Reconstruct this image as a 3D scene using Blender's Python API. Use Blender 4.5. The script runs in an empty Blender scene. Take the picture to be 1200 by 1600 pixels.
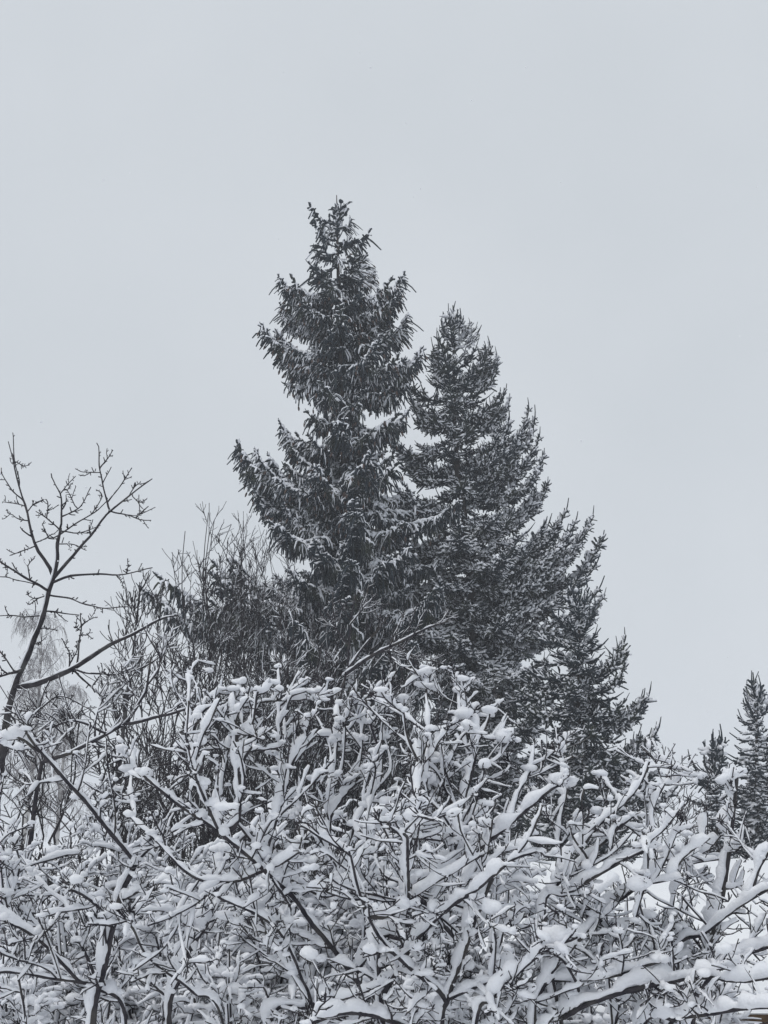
import bpy, math, random
import numpy as np
from mathutils import Vector, Matrix

rng = np.random.default_rng(7)
random.seed(7)
sc = bpy.context.scene
C = sc.collection

# ------------------------------------------------------------------ camera
F = 1700.0                       # focal length in photo pixels (1200 x 1600)
EYE = 3.2
PITCH = math.radians(16.4)
cam_d = bpy.data.cameras.new('camera')
cam_d.sensor_fit = 'VERTICAL'
cam_d.sensor_height = 24.0
cam_d.lens = 24.0 * F / 1600.0
cam_d.clip_start = 0.05
cam_d.clip_end = 3000
cam = bpy.data.objects.new('camera', cam_d)
C.objects.link(cam)
cam.location = (0, 0, EYE)
cam.rotation_euler = (math.radians(90) + PITCH, 0, 0)
sc.camera = cam

# ------------------------------------------------------------------ sky, sun, exposure
SUN_EL, SUN_AZ = math.radians(60), math.radians(-125)
w = bpy.data.worlds.new('World')
sc.world = w
w.use_nodes = True
nt = w.node_tree
nt.nodes.clear()
wo = nt.nodes.new('ShaderNodeOutputWorld')
sky = nt.nodes.new('ShaderNodeTexSky')
sky.sky_type = 'NISHITA'
sky.sun_disc = False
sky.sun_elevation = SUN_EL
sky.sun_rotation = SUN_AZ
sky.air_density = 1.0
sky.dust_density = 6.0
bg1 = nt.nodes.new('ShaderNodeBackground')
bg1.inputs['Strength'].default_value = 0.006
nt.links.new(sky.outputs[0], bg1.inputs['Color'])
# the closed cloud cover: an even grey-blue layer with very faint billows
tc = nt.nodes.new('ShaderNodeTexCoord')
nz = nt.nodes.new('ShaderNodeTexNoise')
nz.inputs['Scale'].default_value = 3.4
nz.inputs['Detail'].default_value = 3
nt.links.new(tc.outputs['Generated'], nz.inputs['Vector'])
rp = nt.nodes.new('ShaderNodeValToRGB')
rp.color_ramp.elements[0].position = 0.3
rp.color_ramp.elements[0].color = (0.588, 0.629, 0.668, 1)
rp.color_ramp.elements[1].position = 0.7
rp.color_ramp.elements[1].color = (0.638, 0.675, 0.714, 1)
nt.links.new(nz.outputs['Fac'], rp.inputs['Fac'])
bg2 = nt.nodes.new('ShaderNodeBackground')
bg2.inputs['Strength'].default_value = 1.0
nt.links.new(rp.outputs['Color'], bg2.inputs['Color'])
ad = nt.nodes.new('ShaderNodeAddShader')
nt.links.new(bg1.outputs[0], ad.inputs[0])
nt.links.new(bg2.outputs[0], ad.inputs[1])
nt.links.new(ad.outputs[0], wo.inputs['Surface'])

sun_d = bpy.data.lights.new('sun', 'SUN')
sun_d.energy = 0.9
sun_d.angle = math.radians(40)
sun_d.color = (1.0, 0.98, 0.95)
sun = bpy.data.objects.new('sun', sun_d)
C.objects.link(sun)
sun.location = (-10, 10, 40)
sd = Vector((math.sin(SUN_AZ) * math.cos(SUN_EL), math.cos(SUN_AZ) * math.cos(SUN_EL), math.sin(SUN_EL)))
sun.rotation_euler = sd.to_track_quat('Z', 'Y').to_euler()

sc.view_settings.view_transform = 'Standard'
sc.view_settings.look = 'None'
sc.view_settings.exposure = 0.0
sc.view_settings.gamma = 1.0
sc.view_settings.use_curve_mapping = False
sc.cycles.max_bounces = 7
sc.cycles.diffuse_bounces = 4
sc.cycles.volume_bounces = 1
sc.cycles.use_denoising = True
sc.cycles.denoiser = 'OPENIMAGEDENOISE'
sc.cycles.denoising_prefilter = 'ACCURATE'

# ------------------------------------------------------------------ materials
def material(name, c1, c2, scale=20.0, rough=0.9, bump=0.0, bscale=60.0, c3=None, s3=3.0, dist=0.01, lo=0.35, hi=0.65):
    m = bpy.data.materials.new(name)
    m.use_nodes = True
    t = m.node_tree
    b = t.nodes['Principled BSDF']
    b.inputs['Roughness'].default_value = rough
    b.inputs['Specular IOR Level'].default_value = 0.25
    co = t.nodes.new('ShaderNodeTexCoord')
    n = t.nodes.new('ShaderNodeTexNoise')
    n.inputs['Scale'].default_value = scale
    n.inputs['Detail'].default_value = 4
    t.links.new(co.outputs['Object'], n.inputs['Vector'])
    r = t.nodes.new('ShaderNodeValToRGB')
    r.color_ramp.elements[0].position = lo
    r.color_ramp.elements[1].position = hi
    r.color_ramp.elements[0].color = (*c1, 1)
    r.color_ramp.elements[1].color = (*c2, 1)
    t.links.new(n.outputs['Fac'], r.inputs['Fac'])
    out = r.outputs['Color']
    if c3:
        n3 = t.nodes.new('ShaderNodeTexNoise')
        n3.inputs['Scale'].default_value = s3
        t.links.new(co.outputs['Object'], n3.inputs['Vector'])
        r3 = t.nodes.new('ShaderNodeValToRGB')
        r3.color_ramp.elements[0].position = 0.52
        r3.color_ramp.elements[1].position = 0.7
        t.links.new(n3.outputs['Fac'], r3.inputs['Fac'])
        mx = t.nodes.new('ShaderNodeMix')
        mx.data_type = 'RGBA'
        t.links.new(r3.outputs['Color'], mx.inputs['Factor'])
        t.links.new(out, mx.inputs['A'])
        mx.inputs['B'].default_value = (*c3, 1)
        out = mx.outputs['Result']
    t.links.new(out, b.inputs['Base Color'])
    if bump:
        bn = t.nodes.new('ShaderNodeTexNoise')
        bn.inputs['Scale'].default_value = bscale
        bn.inputs['Detail'].default_value = 5
        bn.inputs['Roughness'].default_value = 0.6
        t.links.new(co.outputs['Object'], bn.inputs['Vector'])
        bp = t.nodes.new('ShaderNodeBump')
        bp.inputs['Strength'].default_value = bump
        bp.inputs['Distance'].default_value = dist
        t.links.new(bn.outputs['Fac'], bp.inputs['Height'])
        t.links.new(bp.outputs['Normal'], b.inputs['Normal'])
    return m

M_SNOW = material('fresh_snow', (0.84, 0.855, 0.90), (0.90, 0.91, 0.94), 9, 0.85, 0.6, 110, dist=0.008)
M_FSNOW = material('tree_snow', (0.82, 0.84, 0.89), (0.88, 0.89, 0.93), 6, 0.9)
M_GSNOW = material('field_snow', (0.82, 0.835, 0.86), (0.87, 0.88, 0.90), 0.8, 0.85, 0.4, 6, dist=0.05)
M_BARK = material('shrub_bark', (0.024, 0.023, 0.031), (0.062, 0.056, 0.062), 35, 0.9, 0.6, 120, c3=(0.075, 0.070, 0.066), s3=9, dist=0.003)
M_TWIG = material('twig_bark', (0.014, 0.013, 0.017), (0.038, 0.033, 0.036), 25, 0.9)
M_CHERRY = material('cherry_bark', (0.018, 0.017, 0.022), (0.055, 0.050, 0.055), 14, 0.85, 0.7, 50, c3=(0.085, 0.085, 0.085), s3=5, dist=0.006)
M_NEEDLE = material('spruce_needles', (0.012, 0.019, 0.029), (0.034, 0.046, 0.055), 9, 0.85, c3=(0.045, 0.052, 0.036), s3=1.3)
M_CONE = material('spruce_cones', (0.060, 0.040, 0.034), (0.11, 0.075, 0.062), 30, 0.8)
M_TRUNK = material('spruce_bark', (0.030, 0.026, 0.026), (0.075, 0.062, 0.056), 9, 0.95, 0.8, 20, dist=0.03)
M_BIRCH = material('birch_twigs', (0.070, 0.055, 0.058), (0.13, 0.11, 0.11), 3, 0.9)
M_BTRUNK = material('birch_bark', (0.42, 0.41, 0.40), (0.10, 0.09, 0.09), 1.7, 0.9, lo=0.45, hi=0.62)
M_WOOD = material('brown_boards', (0.10, 0.062, 0.036), (0.19, 0.125, 0.075), 12, 0.8, 0.4, 40, dist=0.004)
M_FELT = material('roofing_felt', (0.030, 0.030, 0.034), (0.055, 0.055, 0.06), 30, 0.9)

# ------------------------------------------------------------------ numeric helpers
_H = rng.random((64, 64, 64))
def vnoise(p):
    """value noise in 0..1 at points p (...,3)"""
    i = np.floor(p).astype(int)
    f = p - i
    f = f * f * (3 - 2 * f)
    o = 0
    for dx in (0, 1):
        wx = f[..., 0] if dx else 1 - f[..., 0]
        for dy in (0, 1):
            wy = f[..., 1] if dy else 1 - f[..., 1]
            for dz in (0, 1):
                wz = f[..., 2] if dz else 1 - f[..., 2]
                o = o + wx * wy * wz * _H[(i[..., 0] + dx) % 64, (i[..., 1] + dy) % 64, (i[..., 2] + dz) % 64]
    return o

def norm(v):
    return v / np.maximum(np.linalg.norm(v, axis=-1, keepdims=True), 1e-9)

def tangents(P):
    T = np.empty_like(P)
    T[:, 1:-1] = P[:, 2:] - P[:, :-2]
    T[:, 0] = P[:, 1] - P[:, 0]
    T[:, -1] = P[:, -1] - P[:, -2]
    return norm(T)

def resample(P, n):
    """(M,N,3) or (M,N) -> n samples, linear"""
    N = P.shape[1]
    t = np.linspace(0, N - 1, n)
    i = np.minimum(t.astype(int), N - 2)
    f = t - i
    if P.ndim == 3:
        f = f[None, :, None]
    else:
        f = f[None, :]
    return P[:, i] * (1 - f) + P[:, i + 1] * f

def smooth_path(pts, n):
    """Catmull-Rom through pts, n samples"""
    p = np.asarray(pts, float)
    if len(p) == 2:
        t = np.linspace(0, 1, n)[:, None]
        return p[0] * (1 - t) + p[1] * t
    q = np.vstack([2 * p[0] - p[1], p, 2 * p[-1] - p[-2]])
    seg = len(p) - 1
    d = np.r_[0, np.cumsum(np.linalg.norm(np.diff(p, axis=0), axis=1))]
    s = np.linspace(0, d[-1], n)
    i = np.clip(np.searchsorted(d, s, side='right') - 1, 0, seg - 1)
    t = ((s - d[i]) / np.maximum(d[i + 1] - d[i], 1e-9))[:, None]
    a, b, c, e = q[i], q[i + 1], q[i + 2], q[i + 3]
    return 0.5 * (2 * b + (c - a) * t + (2 * a - 5 * b + 4 * c - e) * t * t + (-a + 3 * b - 3 * c + e) * t ** 3)

class Geo:
    """collects vertices, quads and triangles"""
    def __init__(s):
        s.v, s.q, s.t, s.n = [], [], [], 0
    def add(s, v, q=None, t=None):
        if len(v) == 0:
            return
        if q is not None and len(q):
            s.q.append(q + s.n)
        if t is not None and len(t):
            s.t.append(t + s.n)
        s.v.append(v)
        s.n += len(v)
    def tubes(s, P, R, k=5, U=None, W=None, lump=0.0, lf=25.0):
        """P (M,N,3), R (M,N) radius along U, W (M,N) radius across"""
        M, N, _ = P.shape
        if M == 0:
            return
        T = tangents(P)
        if U is None:
            ref = np.where(np.abs(T[..., 2:3]) > 0.9, np.array([1.0, 0, 0]), np.array([0, 0, 1.0]))
            # one reference per tube keeps rings from twisting
            ref = np.broadcast_to(ref[:, N // 2:N // 2 + 1], T.shape)
            U = ref
        V = norm(np.cross(T, U))
        U2 = norm(np.cross(V, T))
        if W is None:
            W = R
        a = np.arange(k) * 2 * math.pi / k
        ring = (np.cos(a)[None, None, :, None] * V[:, :, None] * W[:, :, None, None]
                + np.sin(a)[None, None, :, None] * U2[:, :, None] * R[:, :, None, None])
        v = P[:, :, None] + ring
        if lump:
            nzv = vnoise(v * lf) - 0.5 + 0.55 * (vnoise(v * lf * 2.3 + 9.1) - 0.5) + 0.35 * (vnoise(v * lf * 5.1 + 2.1) - 0.5)
            v = v + ring * (lump * 2 * nzv)[..., None]
        v = v.reshape(-1, 3)
        m = np.arange(M)[:, None, None] * N * k
        i = np.arange(N - 1)[None, :, None] * k
        j = np.arange(k)[None, None, :]
        j2 = (j + 1) % k
        q = np.stack([m + i + j, m + i + j2, m + i + k + j2, m + i + k + j], -1).reshape(-1, 4)
        caps0 = (m[:, :, 0] + np.arange(k)[None, ::-1])
        caps1 = (m[:, :, 0] + (N - 1) * k + np.arange(k)[None])
        tl = []
        for c in (caps0, caps1):
            for x in range(1, k - 1):
                tl.append(np.stack([c[:, 0], c[:, x], c[:, x + 1]], -1))
        s.add(v, q, np.concatenate(tl))
    def blobs(s, Cn, S, lump=0.25, lf=30.0, hi=False):
        """Cn (M,3), S (M,3) radii; every lump is two merged ones"""
        if len(Cn) == 0:
            return
        off = rng.normal(size=(2, len(Cn), 3)) * np.array([0.75, 0.55, 0.30])
        off[0] = 0
        sc_ = np.stack([np.full(len(Cn), 0.9), rng.uniform(0.5, 0.85, len(Cn))])
        Cn = (Cn[None] + off * S[None]).reshape(-1, 3)
        S = (S[None] * sc_[..., None]).reshape(-1, 3)
        tv, tf = ICO[2 if hi else 1]
        v = Cn[:, None] + tv[None] * S[:, None]
        nzv = vnoise(v * lf) - 0.5 + 0.6 * (vnoise(v * lf * 2.1 + 5.3) - 0.5) + 0.3 * (vnoise(v * lf * 5.1 + 5.3) - 0.5)
        v = v + (tv[None] * S[:, None]) * (lump * 2 * nzv)[..., None]
        f = tf[None] + (np.arange(len(Cn)) * len(tv))[:, None, None]
        s.add(v.reshape(-1, 3), None, f.reshape(-1, 3))
    def mesh(s, name, mat, smooth=True, origin=None):
        me = bpy.data.meshes.new(name)
        v = np.concatenate(s.v) if s.v else np.zeros((0, 3))
        if origin is not None:
            v = v - np.asarray(origin)
        q = np.concatenate(s.q) if s.q else np.zeros((0, 4), int)
        t = np.concatenate(s.t) if s.t else np.zeros((0, 3), int)
        me.vertices.add(len(v))
        me.vertices.foreach_set('co', v.astype(np.float32).ravel())
        nl = q.size + t.size
        me.loops.add(nl)
        me.loops.foreach_set('vertex_index', np.concatenate([q.ravel(), t.ravel()]).astype(np.int32))
        me.polygons.add(len(q) + len(t))
        st = np.concatenate([np.arange(len(q)) * 4, q.size + np.arange(len(t)) * 3]).astype(np.int32)
        me.polygons.foreach_set('loop_start', st)
        me.polygons.foreach_set('use_smooth', np.full(len(q) + len(t), smooth))
        me.update(calc_edges=True)
        me.materials.append(mat)
        return me

import bmesh
ICO = {}
for sub in (1, 2):
    bm = bmesh.new()
    bmesh.ops.create_icosphere(bm, subdivisions=sub + 1, radius=1)
    bm.verts.ensure_lookup_table()
    ICO[sub] = (np.array([v.co[:] for v in bm.verts]), np.array([[v.index for v in f.verts] for f in bm.faces]))
    bm.free()
bm = bmesh.new()
bmesh.ops.create_icosphere(bm, subdivisions=1, radius=1)
ICO0 = (np.array([v.co[:] for v in bm.verts]), np.array([[v.index for v in f.verts] for f in bm.faces]))
bm.free()

def P3(px, py, D):
    """the point at world depth D that the photo pixel looks at"""
    x, y = (px - 600) / F, (800 - py) / F
    fy = math.cos(PITCH) - y * math.sin(PITCH)
    fz = math.sin(PITCH) + y * math.cos(PITCH)
    k = D / fy
    return np.array([x * k, D, EYE + fz * k])

def to_px(p):
    p = np.asarray(p) - np.array([0, 0, EYE])
    fw = p[..., 1] * math.cos(PITCH) + p[..., 2] * math.sin(PITCH)
    up = -p[..., 1] * math.sin(PITCH) + p[..., 2] * math.cos(PITCH)
    return np.stack([600 + F * p[..., 0] / fw, 800 - F * up / fw], -1)

# ------------------------------------------------------------------ object helpers
def thing(name, label, cat, loc, group=None):
    o = bpy.data.objects.new(name, None)
    o.empty_display_size = 0.2
    C.objects.link(o)
    o.location = loc
    o['label'] = label
    o['category'] = cat
    if group:
        o['group'] = group
    return o

def part(name, me, parent):
    o = bpy.data.objects.new(name, me)
    C.objects.link(o)
    o.parent = parent
    return o

WIND = np.array([-0.45, 0.04, 0.0])      # the snow was blown in from the left, a little from the front

def snow_dir(P):
    T = tangents(P)
    u = np.array([0, 0, 1.0]) + WIND
    up = u - (T @ u)[..., None] * T
    m = np.linalg.norm(up, axis=-1)
    return norm(up), np.clip(m, 0, 1)

def snow_tubes(g, P, R, H, k=7, n=None, lump=0.28, lf=26.0, gap=0.25, width=0.62, cf=9.0, sag=0.3, vert=0.35, steep=0.16, notch=0.62):
    """snow lying along branches P; H (M,) the thickness"""
    if len(P) == 0:
        return
    if np.ndim(H) == 1:
        H = np.repeat(H[:, None], P.shape[1], 1)
    if n:
        P, R, H = resample(P, n), resample(R, n), resample(H, n)
    N = P.shape[1]
    U, m = snow_dir(P)
    nzv = vnoise(P * cf + 3.7) * 0.55 + vnoise(P * cf * 2.7) * 0.28 + vnoise(P * cf * 6.1) * 0.17
    flat_ = np.clip((m - 0.35) / 0.55, 0, 1)
    cover = np.clip((nzv - gap - steep * (1 - flat_)) / 0.22, 0, 1) ** 0.7
    nt_ = np.clip((vnoise(P * cf * 3.3 + 31) - 0.28) / 0.35, 0, 1)
    cover = cover * (1 - notch + notch * nt_)
    cover = cover * (0.62 + 0.75 * vnoise(P * cf * 0.45 + 17))
    t = np.linspace(0, 1, N)[None]
    e = np.minimum(t, (1 - t) * 1.0) * N
    end = np.sqrt(np.clip(1 - (1 - np.clip((e + (0.5 if N < 13 else 0)) / min(3.0, N / 3.5), 0, 1)) ** 2, 0, 1))
    fac = vert + (1 - vert) * np.clip((m - 0.35) / 0.55, 0, 1)
    h = H * cover * end * fac
    c = P + U * (h * 0.46 + R * 0.35)[..., None]
    wv = np.minimum(h * width * 0.8 + R * 0.55 * (h > 0.002), H * 0.5 + R)
    g.tubes(c, np.maximum(h * 0.5, 0.0006), k, U, np.maximum(wv * 0.72, 0.0006), lump, lf)

def spawn(P, R, G, K, length, angle, n=6, trop=(0, 0, 0.3), wander=0.25, rr=0.55, t0=0.25, t1=0.97, taper=0.35, flat=0.0, rmax=None, minlen=0.15):
    """K children per parent polyline; returns P, R, G(index)"""
    M, N, _ = P.shape
    if M == 0:
        return np.zeros((0, n, 3)), np.zeros((0, n)), np.zeros(0, int)
    t = t0 + (t1 - t0) * rng.random((M, K))
    x = t * (N - 1)
    i = np.minimum(x.astype(int), N - 2)
    f = (x - i)[..., None]
    ar = np.arange(M)[:, None]
    S = P[ar, i] * (1 - f) + P[ar, i + 1] * f
    r0 = (R[ar, i] * (1 - f[..., 0]) + R[ar, i + 1] * f[..., 0])
    T = tangents(P)[ar, i]
    q = rng.normal(size=T.shape)
    q[..., 2] *= (1 - flat)
    q = norm(q - (q * T).sum(-1, keepdims=True) * T)
    a = np.radians(angle[0] + (angle[1] - angle[0]) * rng.random((M, K)))[..., None]
    d = np.cos(a) * T + np.sin(a) * q
    L = (length[0] + (length[1] - length[0]) * rng.random((M, K))) * (1.15 - 0.75 * t)
    L = np.maximum(L, length[0] * minlen)
    S, d, L, r0 = S.reshape(-1, 3), d.reshape(-1, 3), L.ravel(), r0.ravel() * rr
    if rmax:
        r0 = np.minimum(r0, rmax)
    out = [S]
    step = (L / (n - 1))[:, None]
    tr = np.array(trop) / (n - 1)
    for s in range(n - 1):
        d = norm(d + tr + rng.normal(size=d.shape) * wander / math.sqrt(n))
        out.append(out[-1] + d * step)
    Pc = np.stack(out, 1)
    Rc = r0[:, None] * np.linspace(1, taper, n)[None]
    return Pc, Rc, np.repeat(G, K)

# ------------------------------------------------------------------ ground
def ground_height(x, y):
    return 0.25 * np.sin(x * 0.08 + 1) * np.sin(y * 0.06) * np.clip(y / 30, 0, 1)
gg = Geo()
gx = np.r_[-420, -300, -200, -120, -80, np.linspace(-50, 50, 60), 80, 120, 200, 300, 420]
gy = np.r_[-60, -30, np.linspace(-10, 70, 60), 90, 120, 180, 260, 340, 420]
X, Y = np.meshgrid(gx, gy)
Z = ground_height(X, Y) + 0.10 * vnoise(np.stack([X * 0.7, Y * 0.7, X * 0], -1)) * (np.abs(X) < 60)
n0, n1 = X.shape
idx = np.arange(n0 * n1).reshape(n0, n1)
qd = np.stack([idx[:-1, :-1], idx[:-1, 1:], idx[1:, 1:], idx[1:, :-1]], -1).reshape(-1, 4)
gg.add(np.stack([X, Y, Z], -1).reshape(-1, 3), qd)
g_o = part('snowy_ground', gg.mesh('snowy_ground', M_GSNOW), None)
g_o['kind'] = 'structure'

# ------------------------------------------------------------------ shed behind the shrubs (its snowy roof shows on the right)
def box_mesh(name, mat, sx, sy, sz, bev=0.004):
    bm = bmesh.new()
    bmesh.ops.create_cube(bm, size=1)
    for v in bm.verts:
        v.co = (v.co.x * sx, v.co.y * sy, v.co.z * sz)
    if bev:
        bmesh.ops.bevel(bm, geom=bm.edges[:], offset=bev, segments=1, affect='EDGES')
    me = bpy.data.meshes.new(name)
    bm.to_mesh(me)
    bm.free()
    me.materials.append(mat)
    return me

ridge_l, ridge_r = P3(560, 1352, 11.0), P3(1330, 1325, 11.0)
eave_z = P3(1190, 1572, 7.0)[2]
SX0, SX1 = ridge_l[0] - 0.3, 6.2
SY0, SY1 = 7.0, 11.0
ridge_z = (ridge_r[2] + ridge_l[2]) / 2 - 0.22
shed = thing('garden_shed', 'low brown garden shed under a thick snowy roof, behind the shrubs at the right', 'shed', ((SX0 + SX1) / 2, 9.2, 0))
scx = (SX0 + SX1) / 2
def rel(o, x, y, z):
    o.location = (x - scx, y - 9.2, z)
# roof: two felt slabs, snow sheet on top
slope = math.atan2(ridge_z - eave_z, SY1 - SY0)
for sgn in (1, -1):
    ln = (SY1 - SY0) / math.cos(slope)
    rb = part('roof', box_mesh('roof', M_FELT, SX1 - SX0, ln, 0.03), shed)
    cy = (SY0 + SY1) / 2 if sgn > 0 else SY1 + (SY1 - SY0) / 2
    rel(rb, scx, cy, (ridge_z + eave_z) / 2 - 0.05)
    rb.rotation_euler = (slope * sgn, 0, 0)
sg = Geo()
nx, ny = 70, 40
xs = np.linspace(SX0 - 0.06, SX1 + 0.06, nx)
ys = np.linspace(SY0 - 0.10, 2 * SY1 - SY0 + 0.1, ny)
X, Y = np.meshgrid(xs, ys)
base = ridge_z - np.abs(Y - SY1) * math.tan(slope)
ex = np.clip(np.minimum(X - xs[0], xs[-1] - X) / 0.18, 0, 1)
ey = np.clip(np.minimum(Y - ys[0], ys[-1] - Y) / 0.18, 0, 1)
rd = np.sqrt(np.clip(1 - (1 - ex) ** 2, 0, 1)) * np.sqrt(np.clip(1 - (1 - ey) ** 2, 0, 1))
tilt = (X - scx) * (ridge_r[2] - ridge_l[2]) / (ridge_r[0] - ridge_l[0])
th = 0.22 * rd * (0.85 + 0.3 * vnoise(np.stack([X * 1.3, Y * 1.3, X * 0], -1)))
top = np.stack([X, Y, base - 0.012 + th + np.maximum(tilt, -0.1) * rd], -1)
bot = np.stack([X, Y, base - 0.018 - 0 * th], -1)
idx = np.arange(nx * ny).reshape(ny, nx)
qd = np.stack([idx[:-1, :-1], idx[:-1, 1:], idx[1:, 1:], idx[1:, :-1]], -1).reshape(-1, 4)
sg.add(top.reshape(-1, 3), qd)
sg.add(bot.reshape(-1, 3), qd[:, ::-1])
rs = part('roof_snow', sg.mesh('roof_snow', M_GSNOW, origin=(scx, 9.2, 0)), shed)
# walls of upright boards
bw = 0.145
pm = box_mesh('plank', M_WOOD, bw - 0.006, 0.024, eave_z - 0.12)
nb = int((SX1 - SX0 - 0.3) / bw)
for i in range(nb):
    pl = part('plank', pm, shed)
    rel(pl, SX0 + 0.2 + bw * i, SY0 + 0.25 + (0.006 if i % 2 else 0), (eave_z - 0.12) / 2)
fb = part('fascia', box_mesh('fascia', M_WOOD, SX1 - SX0 + 0.02, 0.03, 0.16), shed)
rel(fb, scx, SY0 - 0.022, eave_z - 0.105)
for x in (SX0 + 0.25, SX1 - 0.25):
    sw = part('side_wall', box_mesh('side_wall', M_WOOD, 0.05, 2 * (SY1 - SY0) - 0.6, eave_z - 0.12), shed)
    rel(sw, x, SY1 + 0.02, (eave_z - 0.12) / 2)

# ------------------------------------------------------------------ spruces: shared limbs
def make_limb(L, style, seed):
    """a spruce limb along +X, tip at (L,0,0); returns (needle mesh, snow mesh)"""
    global rng
    old = rng
    rng = np.random.default_rng(seed)
    n = 14
    t = np.linspace(0, 1, n)
    if style == 'old':
        z = -0.21 * L * np.sin(math.pi * t ** 1.25)
    else:
        z = -(0.19 if L > 1 else 0.08) * L * np.sin(math.pi * t ** 1.35)
    y = 0.04 * L * np.sin(t * 3 + seed)
    A = np.stack([L * t, y * t * (1 - t) * 3, z], -1)[None]
    RA = (0.010 + 0.016 * L * (1 - t))[None] * 0.8 + 0.008
    g, s = Geo(), Geo()
    # side shoots
    sp = 0.115
    K = int(L / sp)
    tt = np.repeat(np.linspace(0.10, 0.985, K), 2)
    tt = np.clip(tt + rng.normal(size=tt.shape) * 0.3 / K, 0.05, 0.99)
    side = np.tile([1, -1], K)
    x = tt * (n - 1)
    i = np.minimum(x.astype(int), n - 2)
    f = (x - i)[:, None]
    S = A[0, i] * (1 - f) + A[0, i + 1] * f
    T = tangents(A)[0, i]
    sv = norm(np.cross(T, np.array([0, 0, 1.0]))) * side[:, None]
    a = np.radians(rng.uniform(42, 68, len(tt)))[:, None]
    dz = rng.uniform(-0.25, 0.25, len(tt))
    d = norm(np.cos(a) * T + np.sin(a) * sv + np.array([0, 0, 1.0]) * dz[:, None])
    ll = (0.10 + 0.30 * min(L, 3.2) * (1 - tt) ** 0.8 * np.clip(tt / 0.35, 0.35, 1)) * rng.uniform(0.55, 1.15, len(tt))
    m = 5
    pts = [S]
    dd = d
    tr = np.array([0, 0, -1.1 if style == 'old' else 0.12]) / m
    for k in range(m - 1):
        dd = norm(dd + tr * (ll[:, None] / 0.5 if style == 'old' else 1) + rng.normal(size=dd.shape) * 0.09)
        pts.append(pts[-1] + dd * (ll / (m - 1))[:, None])
    B = np.stack(pts, 1)
    RB = (np.linspace(0.036, 0.023, m) * (1.0 if style == 'old' else 0.78))[None] * rng.uniform(0.8, 1.15, (len(B), 1))
    # twigs on side shoots
    G0 = np.arange(len(B))
    tw = []
    sel = ll > 0.16
    for lo, hi, kk in ((0.16, 0.35, 4), (0.35, 0.7, 8), (0.7, 9, 12)):
        s_ = (ll > lo) & (ll <= hi)
        if style == 'old':
            c, r, _ = spawn(B[s_], RB[s_], G0[s_], kk, (0.16, 0.60), (30, 75), 4, (0, 0, -2.6), 0.25, 0.95, 0.12, 1.0, 0.55, rmax=0.025)
            c2, r2, _ = spawn(B[s_], RB[s_], G0[s_], max(1, kk // 2), (0.08, 0.2), (40, 60), 4, (0, 0, 0.1), 0.2, 0.95, 0.3, 1.0, 0.55, flat=0.8, rmax=0.028)
            tw += [(c, r), (c2, r2)]
        else:
            c, r, _ = spawn(B[s_], RB[s_], G0[s_], int(kk * 1.1), (0.12, 0.30), (38, 62), 4, (0, 0, 0.25), 0.15, 0.95, 0.12, 1.0, 0.6, flat=0.55, rmax=0.028)
            c2, r2, _ = spawn(B[s_], RB[s_], G0[s_], max(1, kk // 3), (0.1, 0.25), (35, 70), 4, (0, 0, -1.2), 0.2, 0.95, 0.2, 1.0, 0.6, rmax=0.028)
            tw += [(c, r), (c2, r2)]
    cP = np.concatenate([a_[0] for a_ in tw])
    cR = np.concatenate([a_[1] for a_ in tw])
    g.tubes(A, RA, 6)
    # long bare end shoots
    sh = 0.36 if style == 'young' else 0.14
    e0 = np.concatenate([A[:, -1], B[ll > 0.22][:, -1][:(14 if style == 'young' else 5)]])
    ed = norm(np.concatenate([tangents(A)[:, -1], tangents(B[ll > 0.22])[:, -1][:(14 if style == 'young' else 5)]]) + np.array([0, 0, 0.25 if style == 'young' else 0.05]))
    el = (sh * rng.uniform(0.5, 1.1, len(e0)))[:, None]
    e0 = e0 - ed * 0.05
    eP = np.stack([e0, e0 + ed * el * 0.5, e0 + ed * el + np.array([0, 0, 0.02])], 1)
    g.tubes(eP, np.repeat(np.array([[0.018, 0.014, 0.009]]), len(eP), 0), 4, lump=0.4, lf=30)
    g.tubes(B, RB, 4, lump=0.5, lf=23)
    g.tubes(cP, cR, 4, lump=0.6, lf=31)
    # snow
    snow_tubes(s, A, np.maximum(RA, 0.02), np.array([0.085]), 5, 18, lump=0.3, lf=20, gap=0.36, cf=5)
    H = rng.uniform(0.03, 0.085, len(B))
    snow_tubes(s, B, RB, H, 4, 6, lump=0.4, lf=18, gap=0.27, cf=4.5, vert=0.30, width=0.8)
    hh = rng.uniform(0.03, 0.085, len(cP)) * (rng.random(len(cP)) < 0.8)
    k_ = hh > 0
    snow_tubes(s, cP[k_], cR[k_], hh[k_], 4, 4, lump=0.3, lf=18, gap=0.28, cf=4.5, vert=0.30, width=0.8)
    cm = None
    if style == 'old' and L > 1:
        cn = Geo()
        kk = rng.choice(len(cP), int(8 * L))
        st = cP[kk][:, -1]
        ln = rng.uniform(0.10, 0.15, len(st))
        pr = np.array([0.35, 0.95, 1.0, 0.8, 0.3])
        pc = st[:, None] + np.stack([rng.normal(size=len(st)) * 0.15, rng.normal(size=len(st)) * 0.15, -np.ones(len(st))], -1)[:, None] * (ln[:, None] * np.linspace(0, 1, 5)[None])[..., None]
        cn.tubes(pc, 0.024 * np.repeat(pr[None], len(st), 0), 6, lump=0.15, lf=60)
        cm = cn.mesh('cones', M_CONE)
    rng = old
    return g.mesh('branch', M_NEEDLE), s.mesh('snow', M_FSNOW), cm

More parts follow.
